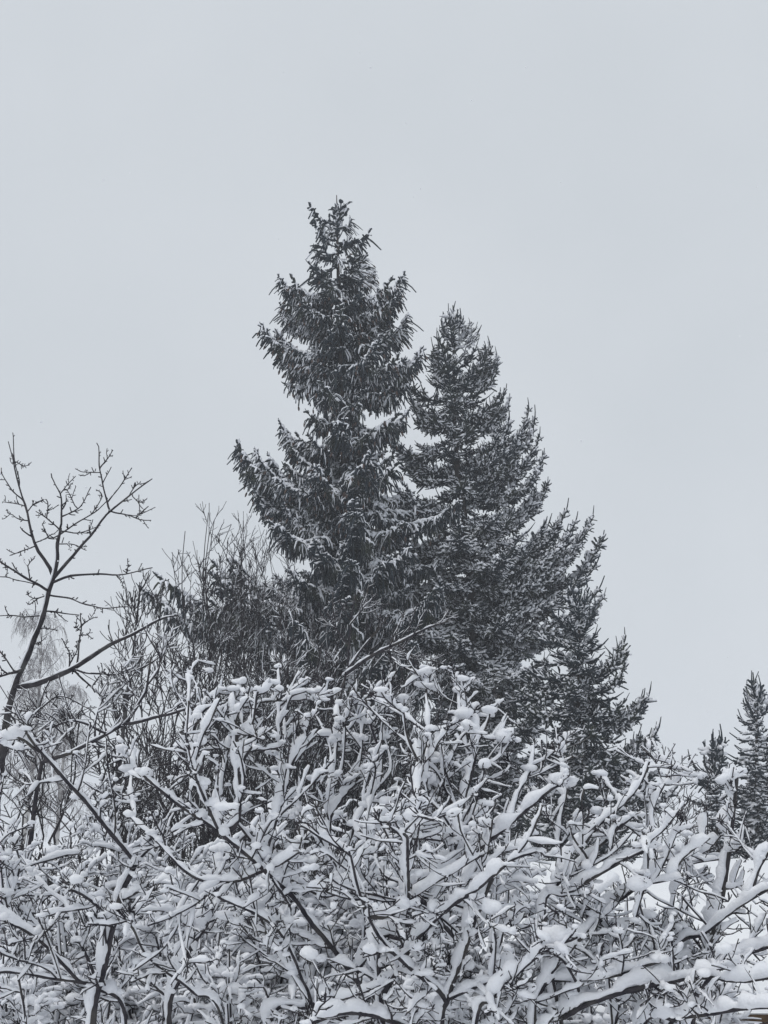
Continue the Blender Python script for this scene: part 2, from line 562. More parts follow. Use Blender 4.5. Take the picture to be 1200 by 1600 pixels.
LIMBS = {'old': [], 'young': []}
for st in LIMBS:
    for L in (0.35, 0.8, 1.4, 2.1, 3.0, 4.2) + ((5.3,) if st == 'old' else ()):
        for v in range(3 if L < 4 else 2):
            LIMBS[st].append((L, *make_limb(L, st, int(L * 100) + v * 7 + (0 if st == 'old' else 1000))))

def place_limb(root, base, a, b, style, roll=0.0):
    """a limb from world a to world b"""
    v = Vector(b) - Vector(a)
    ln = v.length
    if ln < 0.12:
        return
    cand = sorted(LIMBS[style], key=lambda q: abs(math.log(q[0] / ln)))[:3]
    L, m1, m2, m3 = cand[int(rng.integers(0, min(3, len(cand))))]
    x = v.normalized()
    z = Vector((0, 0, 1)) - x * x.z
    if z.length < 0.25:
        z = Vector((0.3, -1, 0.2)) - x * x.dot(Vector((0.3, -1, 0.2)))
    z.normalize()
    y = z.cross(x)
    R = Matrix((x, y, z)).transposed().to_4x4() @ Matrix.Rotation(roll, 4, 'X')
    s = ln / L
    sr = 0.5 * (s + 1) if s > 1 else s * 0.4 + 0.6
    o = part('branch', m1, root)
    o.matrix_local = Matrix.Translation(Vector(a) - Vector(base)) @ R @ Matrix.Diagonal((s, sr * rng.choice([-1, 1]), sr, 1))
    part('snow', m2, o)
    if m3 and tuple(b)[2] > 10.5:
        co_ = part('cones', m3, o)
        co_['kind'] = 'stuff'

def interp(z, tab):
    tab = sorted(tab)
    return float(np.interp(z, [q[0] for q in tab], [q[1] for q in tab]))

def spruce(name, label, axis, D, left, right, tips, style, nfill, r0, seed, zlow=1.5, up=(0.25, -0.15), group=None, skip=None, leader=True):
    """axis: [(px,py)] from the top down; left/right: [(py,px)] outline; tips: [(px,py, attach_py)]"""
    global rng
    rng = np.random.default_rng(seed)
    base = P3(*axis[-1], D)
    bx = base[0]
    root = thing(name, label, 'tree', (bx, D, 0), group)
    B = (bx, D, 0)
    topw = P3(*axis[0], D)
    H = topw[2] - (0.35 if style == 'old' else 0.0)
    # trunk
    az = [P3(*q, D) for q in axis]
    path = smooth_path([np.array([bx, D, -0.2])] + az[::-1], 30)
    hh = np.clip(path[:, 2] / H, 0, 1)
    g = Geo()
    g.tubes(path[None], (r0 * (1 - hh) ** 0.85 + 0.012)[None], 12, lump=0.12, lf=2.5)
    part('trunk', g.mesh('trunk', M_TRUNK, origin=B), root)
    def axis_at(z):
        return np.array([np.interp(z, path[:, 2], path[:, 0]), D, z])
    pz = lambda py: P3(600, py, D)[2]
    wl = [(pz(py), -(P3(px, py, D)[0] - axis_at(pz(py))[0])) for py, px in left]
    wr = [(pz(py), (P3(px, py, D)[0] - axis_at(pz(py))[0])) for py, px in right]
    for (px, py, apy) in tips:
        dd = rng.uniform(-0.5, 0.5)
        tip = P3(px, py, D + dd)
        if style == 'old':
            apy = py + (apy - py) * 0.6
        a = axis_at(pz(apy))
        place_limb(root, B, a, tip, style, rng.uniform(-0.15, 0.15))
        # side companions thicken the limb
        L = np.linalg.norm(tip - a)
        if L > 1.6:
            for q in range(3):
                f = rng.uniform(0.55, 0.9)
                b2 = a + (tip - a) * f + np.array([0, rng.uniform(-0.8, 0.8) * L * 0.3, rng.uniform(-0.14, 0.03) * L])
                place_limb(root, B, a + np.array([0, 0, rng.uniform(-0.2, 0.1)]), b2, style, rng.uniform(-0.3, 0.3))
    # whorls
    for i in range(nfill):
        u = (i + rng.random()) / nfill
        z = H - 0.25 - (H - 0.25 - zlow) * u ** (0.80 if style == 'old' else 0.72)
        azm = i * 2.399 + rng.uniform(-0.3, 0.3)
        c, s_ = math.cos(azm), math.sin(azm)
        l_, r_ = interp(z, wl), interp(z, wr)
        wv = (r_ if c > 0 else l_)
        wm = wv * c * c + 0.5 * (l_ + r_) * (1 - c * c)
        wm *= rng.uniform(0.45, 0.98 + 0.2 * (1 - c * c))
        azm0 = azm
        hrel = (H - z) / H
        slope = up[0] if hrel < 0.12 else up[0] + (up[1] - up[0]) * min(1, (hrel - 0.12) / 0.25)
        zz = wm * (slope + rng.uniform(-0.12, 0.12)) * 0.9
        if hrel < 0.12:
            zz = wm * rng.uniform(0.6, 1.3)
        a = axis_at(z - max(zz, 0) * 0.6)
        b = np.array([a[0] + wm * c, D + wm * s_, z + min(zz, 0) + max(zz, 0) * 0.4])
        if skip and skip(to_px(b)):
            continue
        place_limb(root, B, a, b, style, rng.uniform(-0.25, 0.25))
    if leader:
        g = Geo()
        a_ = rng.uniform(0, 6.28, 9)
        hb = H - rng.uniform(0.25, 1.1, 9)
        hb[0] = H - 0.25
        st = np.stack([axis_at(h) for h in hb])
        tl = rng.uniform(0.4, 0.62, 9) * (0.55 if style == 'old' else 1.0)
        dd = norm(np.stack([np.cos(a_) * 0.45, np.sin(a_) * 0.45, np.ones(9)], -1))
        dd[0] = (0, 0, 1)
        pp = np.stack([st, st + dd * tl[:, None] * 0.5, st + dd * tl[:, None]], 1)
        g.tubes(pp, np.repeat(np.array([[0.026, 0.020, 0.013]]), 9, 0), 5, lump=0.4, lf=30)
        part('leader_shoots', g.mesh('leader_shoots', M_NEEDLE, origin=B), root)
        for q in range(6):
            a_ = q * 1.05
            z0 = H - rng.uniform(0.3, 0.75)
            p0 = axis_at(z0)
            place_limb(root, B, p0, p0 + np.array([math.cos(a_) * 0.22, math.sin(a_) * 0.22, rng.uniform(0.25, 0.45)]), style)
        place_limb(root, B, axis_at(H - 0.45), axis_at(H + 0.02), style)
    return root

spruce('spruce_tree', 'tallest spruce, dark and ragged, with drooping snow-dusted limbs, in the middle', [(526, 305), (530, 480), (540, 700), (545, 900), (548, 1290)], 27.0,
       left=[(310, 515), (360, 500), (430, 480), (470, 460), (530, 440), (600, 465), (650, 470), (680, 450), (740, 440), (800, 420), (860, 410), (900, 405), (960, 390), (1050, 380), (1290, 400)],
       right=[(310, 535), (370, 560), (430, 590), (500, 620), (560, 640), (600, 620), (640, 640), (680, 670), (740, 715), (850, 740), (950, 750), (1290, 740)],
       tips=[(484, 322, 372), (492, 350, 395), (483, 412, 420), (491, 385, 405), (577, 362, 392), (572, 400, 415), (585, 425, 450), (435, 432, 480), (446, 462, 500), (438, 476, 520),
             (632, 428, 500), (628, 455, 510), (637, 492, 560), (660, 545, 610), (655, 560, 600), (408, 508, 575), (432, 545, 590), (445, 600, 560), (470, 570, 600), (640, 600, 600), (640, 640, 690), (436, 658, 730), (455, 700, 760),
             (369, 690, 800), (388, 740, 830), (372, 700, 790), (400, 770, 850), (430, 800, 860), (330, 876, 900), (216, 915, 905), (240, 930, 925), (340, 900, 905), (400, 950, 940), (645, 890, 870), (650, 950, 925), (430, 900, 900)],
       style='old', nfill=185, r0=0.24, seed=11, group=None, zlow=1.2,
       skip=lambda p: (585 < p[0] < 640 and 612 < p[1] < 640) or (390 < p[0] < 470 and 615 < p[1] < 645))

spruce('spruce_tree', 'second tallest spruce, fine upright shoots at its tip, right of the tallest spruce', [(708, 488), (712, 700), (735, 900), (750, 1290)], 28.5,
       left=[(500, 690), (560, 672), (620, 625), (700, 590), (800, 560), (900, 555), (1290, 570)],
       right=[(500, 725), (560, 762), (620, 780), (690, 760), (740, 775), (800, 815), (850, 840), (950, 900), (1050, 905), (1290, 915)],
       tips=[(683, 528, 575), (677, 545, 600), (765, 538, 600), (776, 556, 610), (773, 578, 630), (790, 610, 660), (796, 622, 670), (690, 500, 540), (722, 500, 545), (735, 505, 550), (640, 615, 660), (648, 640, 680),
             (826, 635, 735), (836, 650, 745), (843, 680, 760), (850, 710, 790), (855, 755, 820), (833, 780, 840), (885, 797, 880), (926, 806, 900), (912, 830, 910), (941, 842, 940), (932, 880, 950), (900, 850, 920), (870, 830, 890), (936, 920, 985), (943, 932, 990), (850, 1050, 1040), (862, 1000, 995), (870, 1090, 1080), (618, 925, 915), (628, 985, 975), (600, 960, 950), (628, 700, 745), (618, 760, 800), (604, 830, 860)],
       style='young', nfill=180, r0=0.20, seed=12, zlow=1.2)

spruce('spruce_tree', 'smaller broad spruce below the right flank of the second tallest', [(903, 925), (905, 1000), (905, 1290)], 24.0,
       left=[(935, 890), (1000, 835), (1080, 805), (1160, 800), (1250, 800), (1300, 790)],
       right=[(935, 915), (1000, 940), (1050, 965), (1100, 985), (1160, 1010), (1250, 1030), (1300, 1030)],
       tips=[(976, 998, 1060), (965, 1012, 1070), (1014, 1086, 1130), (1000, 1095, 1140), (1030, 1135, 1190), (1022, 1150, 1200), (1000, 1180, 1210), (975, 1040, 1090), (850, 1030, 1080), (930, 945, 985), (880, 955, 990), (1030, 1200, 1230), (1060, 1225, 1250), (822, 1055, 1060), (815, 1100, 1110)],
       style='young', nfill=200, r0=0.12, seed=13, zlow=0.8)

spruce('spruce_tree', 'slim spruce with a long forked leader at the right edge, by the shed roof', [(1179, 1068), (1182, 1150), (1185, 1330)], 27.0,
       left=[(1085, 1172), (1120, 1160), (1180, 1146), (1240, 1138), (1330, 1126)],
       right=[(1085, 1188), (1120, 1200), (1180, 1216), (1330, 1245)],
       tips=[(1198, 1100, 1120), (1160, 1125, 1140), (1174, 1075, 1108), (1186, 1075, 1110)], style='young', nfill=170, r0=0.09, seed=14, zlow=0.8, leader=True)

spruce('spruce_tree', 'short snowy spruce just left of the slim spruce at the right edge', [(1112, 1160), (1120, 1230), (1122, 1330)], 25.0,
       left=[(1165, 1105), (1200, 1088), (1250, 1080), (1330, 1070)],
       right=[(1165, 1120), (1200, 1135), (1330, 1150)],
       tips=[(1079, 1188, 1225), (1090, 1210, 1240), (1120, 1185, 1210)], style='young', nfill=110, r0=0.07, seed=15, zlow=0.8)

# ------------------------------------------------------------------ bare broadleaf trees and shrubs
def build_woody(root, groups, P_list, bark, snowmat, loc, H, k=5, sk=7, lf=26, gap=0.25, lump=0.28, cf=9.0, blobs=None, n_snow=None, vert=0.35, width=0.62, name='branch', hi=False):
    """P_list: list of (P,R,G) batches; makes one branch part per group with its snow as a sub-part"""
    for gi in groups:
        g, s = Geo(), Geo()
        for lv, (P, R, G, h, ns) in enumerate(P_list):
            m = G == gi
            if not m.any():
                continue
            Pm, Rm = P[m], R[m]
            if lv == 1 and Pm.shape[1] > 7:
                Pm, Rm = resample(Pm, 7), resample(Rm, 7)
            if lv >= 2 and Pm.shape[1] > 4:
                Pm, Rm = resample(Pm, 4), resample(Rm, 4)
            g.tubes(Pm, Rm, k if lv == 0 else (max(3, k - 1) if lv == 1 else 3), lump=0.15, lf=60)
            Hh = h[m]
            ok = Hh > 0 if Hh.ndim == 1 else Hh.max(1) > 0
            if ok.any():
                snow_tubes(s, P[m][ok], R[m][ok], Hh[ok], sk if lv == 0 else (min(sk, 5) if lv == 1 else 4), ns, lump, lf, gap, width, cf, vert=vert)
        if blobs is not None:
            c, S, G = blobs
            m = G == gi
            if m.any():
                s.blobs(c[m], S[m], 0.3, lf, hi)
        o = part(name, g.mesh(name, bark, origin=loc), root)
        if s.v:
            part('snow', s.mesh('snow', snowmat, origin=loc), o)

def digitized(strokes, D, r_px_scale=1.0, depth_var=0.0, seed=1, base=None, floor=0.0, snap=70, root_y=1500, dense=0.022):
    """strokes: [(pts px, width px at start, width px at end, D offset at end)] ; first strokes are stems.
    Returns list of (path (n,3), radius (n,), parent stroke index)."""
    r = np.random.default_rng(seed)
    res = []
    for si, st in enumerate(strokes):
        pts, w0, w1 = st[0], st[1], st[2]
        dz = st[3] if len(st) > 3 else r.uniform(-depth_var, depth_var)
        start = np.array(pts[0], float)
        par, D0, anchor = -1, D + r.uniform(-depth_var, depth_var) * 0.4, None
        best = snap
        for j, (pp, rr, _) in enumerate(res):
            q = to_px(pp)
            ok = pp[:, 2] > 0.5
            d = np.linalg.norm(q - start, axis=1) + (~ok) * 1e6
            k = int(d.argmin())
            if d[k] < best:
                best, par, anchor = d[k], j, pp[k]
                D0 = pp[k, 1]
        n = len(pts)
        ds = np.linspace(D0, D0 + dz, n)
        w = [P3(x, y, dd) for (x, y), dd in zip(pts, ds)]
        if anchor is not None:
            w[0] = anchor
        elif base is not None:
            # carry on down to the root
            b = np.array([base[0], base[1], floor])
            p0 = w[0]
            lowp = [b + (p0 - b) * np.array([0.15, 0.15, 0.33]), b + (p0 - b) * np.array([0.55, 0.5, 0.72])]
            w = [b] + lowp + w
        ln = sum(np.linalg.norm(w[i + 1] - w[i]) for i in range(len(w) - 1))
        m = max(6, int(ln / dense))
        path = smooth_path(w, m)
        path[1:-1] += (vnoise(path[1:-1, :] * 7.0)[:, None] - 0.5) * 0.012 * D / 4
        pxm = F / D
        rad = np.linspace(w0, w1, m) * 0.5 / pxm * r_px_scale
        if par < 0 and base is not None:
            rad = np.linspace(w0 * (1.35 if w0 > 7 else 1.0), w1, m) * 0.5 / pxm * r_px_scale
        res.append((path, rad, par))
    return res

def pack(paths, n):
    P = np.stack([resample(p[None], n)[0] for p, _, _ in paths])
    R = np.stack([resample(r[None], n)[0] for _, r, _ in paths])
    return P, R

# --- the cherry tree at the left edge
cherry = [
    ([(4, 1180), (22, 1072), (41, 1035), (64, 971), (79, 915), (86, 885), (92, 844), (94, 825)], 24, 7, 0),
    ([(94, 825), (97, 800), (92, 772), (80, 740)], 5, 2.5, 0.1),
    ([(82, 904), (112, 870), (142, 836), (169, 802), (206, 772), (238, 748)], 8, 2.2, -0.5),
    ([(169, 800), (161, 757), (154, 724), (151, 692)], 4.5, 2.2, 0),
    ([(156, 731), (168, 716), (176, 703)], 3, 2, 0), ([(156, 740), (145, 738), (132, 736)], 3, 2, 0.1),
    ([(170, 787), (184, 765), (206, 731)], 3.5, 2, 0.2),
    ([(171, 802), (214, 810), (236, 813)], 3.5, 2, 0.1), ([(214, 810), (232, 791)], 3, 2, 0),
    ([(206, 772), (216, 780), (226, 785)], 2.6, 2, 0), ([(200, 776), (212, 760), (219, 754)], 2.6, 2, 0),
    ([(94, 836), (120, 817), (150, 799), (168, 782)], 4, 2.2, 0.3), ([(97, 810), (127, 791), (142, 761)], 3.6, 2, -0.2),
    ([(120, 795), (112, 778), (104, 765)], 2.6, 2, 0), ([(142, 800), (160, 775), (150, 765)], 2.6, 2, 0),
    ([(94, 769), (106, 756), (118, 744)], 3, 2, 0.1), ([(90, 829), (75, 810), (56, 799)], 3.5, 2, -0.2), ([(75, 810), (72, 780)], 3, 2, 0),
    ([(94, 832), (124, 832), (157, 821)], 3.5, 2, 0.2), ([(94, 850), (115, 850), (135, 860)], 3, 2, 0), ([(90, 838), (78, 840), (66, 818)], 3, 2, 0),
    ([(80, 900), (60, 859), (45, 817), (36, 780), (22, 735), (13, 690)], 8, 2.2, 0.5),
    ([(30, 760), (22, 715), (20, 676)], 3, 2, 0), ([(36, 787), (15, 757), (2, 731)], 4, 2, 0), ([(22, 722), (36, 731)], 2.5, 2, 0),
    ([(45, 799), (52, 788), (69, 780)], 3, 2, 0), ([(41, 814), (26, 812), (11, 801)], 3.2, 2, 0), ([(37, 791), (4, 784)], 3, 2, 0),
    ([(56, 847), (70, 842), (82, 834)], 3, 2, 0), ([(52, 855), (32, 862), (15, 868)], 3.2, 2, 0),
    ([(75, 922), (41, 904), (15, 889), (-10, 870)], 6, 3, -0.5), ([(68, 915), (37, 907), (-10, 900)], 4, 2, 0.3),
    ([(45, 905), (43, 885), (54, 872)], 3, 2, 0), ([(74, 930), (55, 935), (42, 928)], 3.2, 2, 0), ([(60, 936), (46, 945)], 3, 2, 0),
    ([(84, 911), (109, 900), (150, 897), (184, 898), (210, 894), (238, 887)], 6, 2.2, -0.4), ([(184, 898), (192, 912)], 3, 2, 0), ([(196, 896), (200, 886)], 3, 2, 0),
    ([(77, 932), (109, 934), (142, 947), (169, 949), (206, 949)], 4.5, 2, -0.2), ([(69, 958), (94, 957), (124, 961)], 4, 2, 0.2),
    ([(62, 964), (30, 963), (-6, 963)], 4, 2, 0), ([(63, 980), (78, 982)], 3, 2, 0), ([(55, 1005), (66, 1006)], 3, 2, 0),
    ([(26, 1076), (56, 1069), (94, 1054), (124, 1039), (169, 1009), (210, 990), (251, 967), (278, 962)], 15, 3.5, -0.6),
    ([(116, 1037), (124, 1005), (129, 979), (126, 958)], 4.5, 2.5, 0.1), ([(129, 979), (140, 968), (150, 964)], 3, 2, 0), ([(129, 985), (118, 978)], 3, 2, 0), ([(127, 990), (138, 992)], 3, 2, 0),
    ([(105, 1045), (112, 1020), (100, 1002)], 3.6, 2.2, 0.1), ([(112, 1040), (122, 1015), (118, 1008)], 3, 2, 0),
    ([(116, 1044), (150, 1052), (191, 1052), (225, 1042), (259, 1020)], 4.5, 2.4, -0.5), ([(191, 1052), (215, 1043), (222, 1020)], 3, 2, 0),
    ([(112, 1050), (146, 1072), (161, 1091), (168, 1147)], 4.5, 2.5, -0.2), ([(146, 1072), (158, 1055), (165, 1045)], 3, 2, 0), ([(80, 1065), (60, 1105), (45, 1135)], 4, 2.5, -0.2),
    ([(34, 1046), (18, 1052), (-8, 1060)], 7, 4, -0.4), ([(20, 1060), (12, 1030), (-6, 1010)], 4, 3, 0), ([(60, 1110), (90, 1088), (120, 1098), (165, 1132)], 3.5, 2.2, -0.2)]
CD = 9.0
cb = P3(-20, 1300, CD)
chb = (cb[0], CD, 0)
r_ch = thing('cherry_tree', 'bare forked cherry tree with knobbly twigs leaning in at the left edge', 'tree', chb)
dg = digitized(cherry, CD, r_px_scale=0.72, seed=3, base=(cb[0], CD), snap=40, dense=0.035)
rng = np.random.default_rng(33)
blist = []
P0, R0 = pack(dg, 16)
# trunk gets its own mesh
g = Geo(); g.tubes(dg[0][0][None], dg[0][1][None], 12, lump=0.18, lf=14)
tr = part('trunk', g.mesh('trunk', M_CHERRY, origin=chb), r_ch)
s = Geo(); snow_tubes(s, dg[0][0][None], dg[0][1][None], dg[0][1][None] * 1.7, 8, 60, lump=0.2, lf=10, gap=0.2, cf=3.5, vert=0.8, width=0.9)
part('snow', s.mesh('snow', M_SNOW, origin=chb), tr)
gid = np.arange(len(dg))
P0s, R0s = P0[1:], R0[1:]
lens = np.linalg.norm(P0s[:, 1:] - P0s[:, :-1], axis=-1).sum(1)
Pk, Rk, Gk = spawn(P0s, R0s, gid[1:], 7, (0.02, 0.06), (50, 85), 3, (0, 0, 0.4), 0.1, 1.0, 0.15, 1.0, 0.8, rmax=0.0065)
Rk = np.maximum(Rk, 0.0036)
Pt, Rt, Gt = spawn(P0s, R0s, gid[1:], 2, (0.06, 0.20), (35, 65), 5, (0, 0, 0.4), 0.3, 0.8, 0.3, 0.98, 0.6, rmax=0.008)
Rt = np.maximum(Rt, 0.0036)
Pk2, Rk2, Gk2 = spawn(Pt, Rt, Gt, 3, (0.015, 0.035), (50, 85), 3, (0, 0, 0.4), 0.1, 1.0, 0.15, 1.0, 0.9, rmax=0.007)
z0 = np.zeros
build_woody(r_ch, gid[1:], [(P0s, R0s, gid[1:], R0s * 1.1, 26), (Pt, Rt, Gt, np.full(len(Pt), 0.006), 6), (Pk, Rk, Gk, z0(len(Pk)), None), (Pk2, Rk2, Gk2, z0(len(Pk2)), None)],
            M_CHERRY, M_SNOW, chb, 0, k=6, sk=6, lf=22, gap=0.3, cf=5, vert=0.3)

# --- low snowy limb below the cherry
low = [([(60, 1215), (84, 1187), (124, 1172), (165, 1147), (199, 1129), (221, 1102), (232, 1057), (236, 1027)], 13, 3, -0.3),
       ([(199, 1129), (244, 1121), (300, 1105), (345, 1092)], 6, 2.5, -0.4), ([(221, 1102), (205, 1080), (190, 1040)], 3.5, 2.2, 0.2),
       ([(165, 1147), (140, 1130), (110, 1128), (70, 1140)], 4, 2.4, -0.2), ([(230, 1070), (250, 1040), (262, 1000)], 3.5, 2.2, 0.2),
       ([(150, 1155), (150, 1120), (165, 1080)], 3.5, 2.2, 0.1), ([(120, 1175), (100, 1150), (60, 1120), (30, 1110)], 3.5, 2.2, 0)]
lb = P3(40, 1300, 7.2)
lbb = (lb[0], 7.2, 0)
r_lo = thing('plum_tree', 'bare plum tree whose thick snow-topped limb rises to the right below the cherry tree', 'tree', lbb)
dl = digitized(low, 7.2, seed=4, base=(lb[0], 7.2), snap=40, dense=0.03)
P0, R0 = pack(dl, 22)
gi = np.arange(len(dl))
Pt, Rt, Gt = spawn(P0, R0, gi, 9, (0.1, 0.45), (30, 65), 6, (0, 0, 0.5), 0.35, 0.6, 0.5, 0.98, 0.6, rmax=0.007)
Rt = np.maximum(Rt, 0.0035)
Pu, Ru, Gu = spawn(Pt, Rt, Gt, 4, (0.04, 0.16), (35, 70), 4, (0, 0, 0.4), 0.3, 0.8, 0.2, 0.98, 0.7, rmax=0.005)
build_woody(r_lo, gi, [(P0, R0, gi, np.clip(R0 * 2.0, 0.01, 0.05), 60), (Pt, Rt, Gt, np.full(len(Pt), 0.014), 8), (Pu, Ru, Gu, np.full(len(Pu), 0.010), 5)],
            M_BARK, M_SNOW, lbb, 0, k=7, sk=7, lf=20, gap=0.25, cf=5, vert=0.3)

# --- procedural many-stemmed shrub
def stem_shrub(name, label, cat, x, y, nst, H, spread, seed, r0=0.012, lat=10, tw=5, latlen=(0.3, 0.9), twlen=(0.08, 0.3), snow=0.03, up=0.5, t0=0.35, bark=None, smat=None, group=None, k=5, sk=6, lf=26, gap=0.25, cf=9.0, n=14, tw2=0, tips=False, lean=(0, 0), ns=(26, 14, 7, 5), lang=(25, 60), wander=0.35, curve=0.45, vert=0.35, umb=0.0, cap=0.0, hi=False, width=0.62, twr=0.0, wobm=1.0, az=None, lump=0.28):
    global rng
    rng = np.random.default_rng(seed)
    loc = (x, y, 0)
    root = thing(name, label, cat, loc, group)
    a = rng.uniform(0, 2 * math.pi, nst) if az is None else np.radians(rng.uniform(az[0], az[1], nst))
    s = spread * np.sqrt(rng.uniform(0.02, 1, nst))
    hh = H * rng.uniform(0.72, 1.0, nst)
    t = np.linspace(0, 1, n)
    b = np.stack([x + np.cos(a) * s * 0.12, y + np.sin(a) * s * 0.12, np.zeros(nst)], -1)
    e = np.stack([x + np.cos(a) * s + lean[0], y + np.sin(a) * s * 0.8 + lean[1], hh * (1 - 0.12 * (s / max(spread, .01)) ** 2)], -1)
    tx = (t ** (1 + curve))[None, :, None]
    P = b[:, None] + (e - b)[:, None] * np.concatenate([np.repeat(tx, 2, -1), np.broadcast_to(t[None, :, None], (1, n, 1))], -1)
    wob = np.stack([vnoise(P * 1.7 + 5), vnoise(P * 1.7 + 25), vnoise(P * 1.7 + 45)], -1) - 0.5
    P = P + wob * np.array([0.35, 0.35, 0.15]) * (t[None, :, None]) * min(1, spread) * wobm
    R = r0 * rng.uniform(0.75, 1.3, nst)[:, None] * np.linspace(1.5, 0.35, n)[None]
    G = np.arange(nst)
    P1, R1, G1 = spawn(P, R, G, lat, latlen, lang, 10, (0, 0, up), wander, 0.6, t0, 0.98, 0.4)
    P2, R2, G2 = spawn(P1, R1, G1, tw, twlen, (30, 75), 6, (0, 0, up), wander, 0.7, 0.15, 0.98, 0.55)
    rm = max(r0 * 0.16, twr)
    R1, R2 = np.maximum(R1, rm * 1.4), np.maximum(R2, rm)
    L = [(P, R, G, np.full(nst, snow) * rng.uniform(0.7, 1.3, nst), ns[0]), (P1, R1, G1, snow * rng.uniform(0.5, 1.25, len(P1)), ns[1]), (P2, R2, G2, snow * 0.62 * rng.uniform(0.3, 1.2, len(P2)), ns[2])]
    lastP, lastR, lastG = P2, R2, G2
    if tw2:
        P3_, R3, G3 = spawn(P2, R2, G2, tw2, (twlen[0] * 0.4, twlen[1] * 0.45), (30, 80), 4, (0, 0, up), wander, 0.8, 0.2, 0.98, 0.7)
        R3 = np.maximum(R3, rm * 0.8)
        L.append((resample(P3_, 3), resample(R3, 3), G3, z0(len(P3_)), None))
    bl = None
    cs, ss, gs = [], [], []
    def caps(Pp, Gp, frac, size):
        m = rng.random(len(Pp)) < frac
        c = Pp[m][:, -1].copy()
        r = size * rng.uniform(0.5, 1.25, len(c))
        c[:, 2] += r * 0.45
        cs.append(c); ss.append(np.stack([r * rng.uniform(0.8, 1.2, len(r)), r, r * rng.uniform(0.6, 0.9, len(r))], -1)); gs.append(Gp[m])
    if cap:
        caps(P, G, 0.7, cap * 1.3); caps(P1, G1, 0.35, cap); caps(P2, G2, 0.08, cap * 0.6)
    if umb:
        m = rng.random(len(P1)) < umb
        tipP, tipG = P1[m], G1[m]
        d = tangents(tipP)[:, -1]
        K = 6
        st = np.repeat(tipP[:, -1], K, 0)
        dd = norm(np.repeat(d, K, 0) * 0.6 + np.array([0, 0, 0.5]) + rng.normal(size=st.shape) * 0.55)
        ln = rng.uniform(0.02, 0.045, len(st))[:, None]
        Pe = np.stack([st, st + dd * ln * 0.5, st + dd * ln + rng.normal(size=st.shape) * 0.003], 1)
        Re = np.full((len(st), 3), rm * 0.7)
        L.append((Pe, Re, np.repeat(tipG, K), z0(len(st)), None))
    if cs:
        bl = (np.concatenate(cs), np.concatenate(ss), np.concatenate(gs))
    build_woody(root, G, L, bark or M_TWIG, smat or M_SNOW, loc, 0, k=k, sk=sk, lf=lf, gap=gap, cf=cf, blobs=bl, vert=vert, hi=hi, width=width, lump=lump)
    return root

def copy_shrub(src, label, x, y, scale, rot):
    r = src.copy()
    C.objects.link(r)
    r.location = (x, y, 0)
    r.scale = scale
    r.rotation_euler = (0, 0, rot)
    r['label'] = label
    for ch in list(src.children):
        c = ch.copy()
        C.objects.link(c)
        c.parent = r
        for q in list(ch.children):
            d = q.copy()
            C.objects.link(d)
            d.parent = c
    return r

def at_ground(px, D):
    return P3(px, 1300, D)[0]

def top_h(py, D):
    return P3(600, py, D)[2]

# young tree and thickets behind, left of the spruces
def young_tree(label, px, top, D, seed, r0, nl, lean=0.0, cat='tree', latlen=(0.5, 1.3), up=1.0, snow=0.02, t0=0.35, name='young_tree', bark=None):
    global rng
    rng = np.random.default_rng(seed)
    x = at_ground(px, D)
    H = top_h(top, D)
    loc = (x, D, 0)
    root = thing(name, label, cat, loc)
    t = np.linspace(0, 1, 24)
    P = np.stack([x + lean * t + 0.06 * np.sin(t * 7 + seed), D + 0 * t, H * t], -1)[None]
    R = (r0 * (1 - t) ** 0.8 + 0.006)[None]
    g = Geo(); g.tubes(P, R, 8, lump=0.1, lf=8)
    trk = part('trunk', g.mesh('trunk', bark or M_CHERRY, origin=loc), root)
    s_ = Geo(); snow_tubes(s_, P, R, np.array([snow * 1.6]), 5, 60, lump=0.2, lf=8, gap=0.4, cf=3, vert=0.2)
    part('snow', s_.mesh('snow', M_FSNOW, origin=loc), trk)
    P1, R1, G1 = spawn(P, R, np.array([0]), nl, latlen, (28, 55), 9, (0, 0, up), 0.22, 0.45, t0, 0.98, 0.35)
    G1 = np.arange(len(P1))
    P2, R2, G2 = spawn(P1, R1, G1, 7, (0.12, 0.45), (25, 55), 6, (0, 0, up * 0.8), 0.25, 0.6, 0.15, 0.95, 0.5)
    R1, R2 = np.maximum(R1, 0.007), np.maximum(R2, 0.0055)
    build_woody(root, G1, [(P1, R1, G1, np.full(len(P1), snow), 14), (P2, R2, G2, np.full(len(P2), snow * 0.6), 7)], bark or M_TWIG, M_FSNOW, loc, 0, k=5, sk=5, lf=12, gap=0.42, cf=4, vert=0.2)
    return root

young_tree('slender young tree with upright bare twigs between the cherry tree and the thicket', 186, 930, 15.0, 51, 0.055, 34)
sap = [([(538, 1330), (532, 1200), (530, 1110), (542, 1050), (545, 1010), (550, 960), (556, 925)], 9, 2.6, 0.2), ([(542, 1050), (580, 1025), (620, 1005), (660, 985), (700, 970)], 7, 2.6, -0.4),
       ([(543, 1045), (565, 1015), (590, 985), (610, 960)], 5, 2.4, 0.3), ([(580, 1025), (605, 1018), (630, 1022)], 3, 2, 0), ([(545, 1010), (530, 985), (515, 965)], 3, 2, 0), ([(548, 980), (560, 960), (575, 940)], 3, 2, 0), ([(620, 1005), (640, 1020), (650, 1040)], 3, 2, 0), ([(530, 1110), (510, 1080), (490, 1060)], 4, 2.4, 0)]
sb_ = (P3(538, 1300, 9.0)[0], 9.0, 0)
r_sa = thing('sapling', 'bare forked sapling with a snow-topped limb pointing right, at the foot of the tallest spruce', 'tree', sb_)
ds = digitized(sap, 9.0, seed=8, base=(sb_[0], 9.0), snap=30, dense=0.03)
rng = np.random.default_rng(52)
P0, R0 = pack(ds, 24)
gi = np.arange(len(ds))
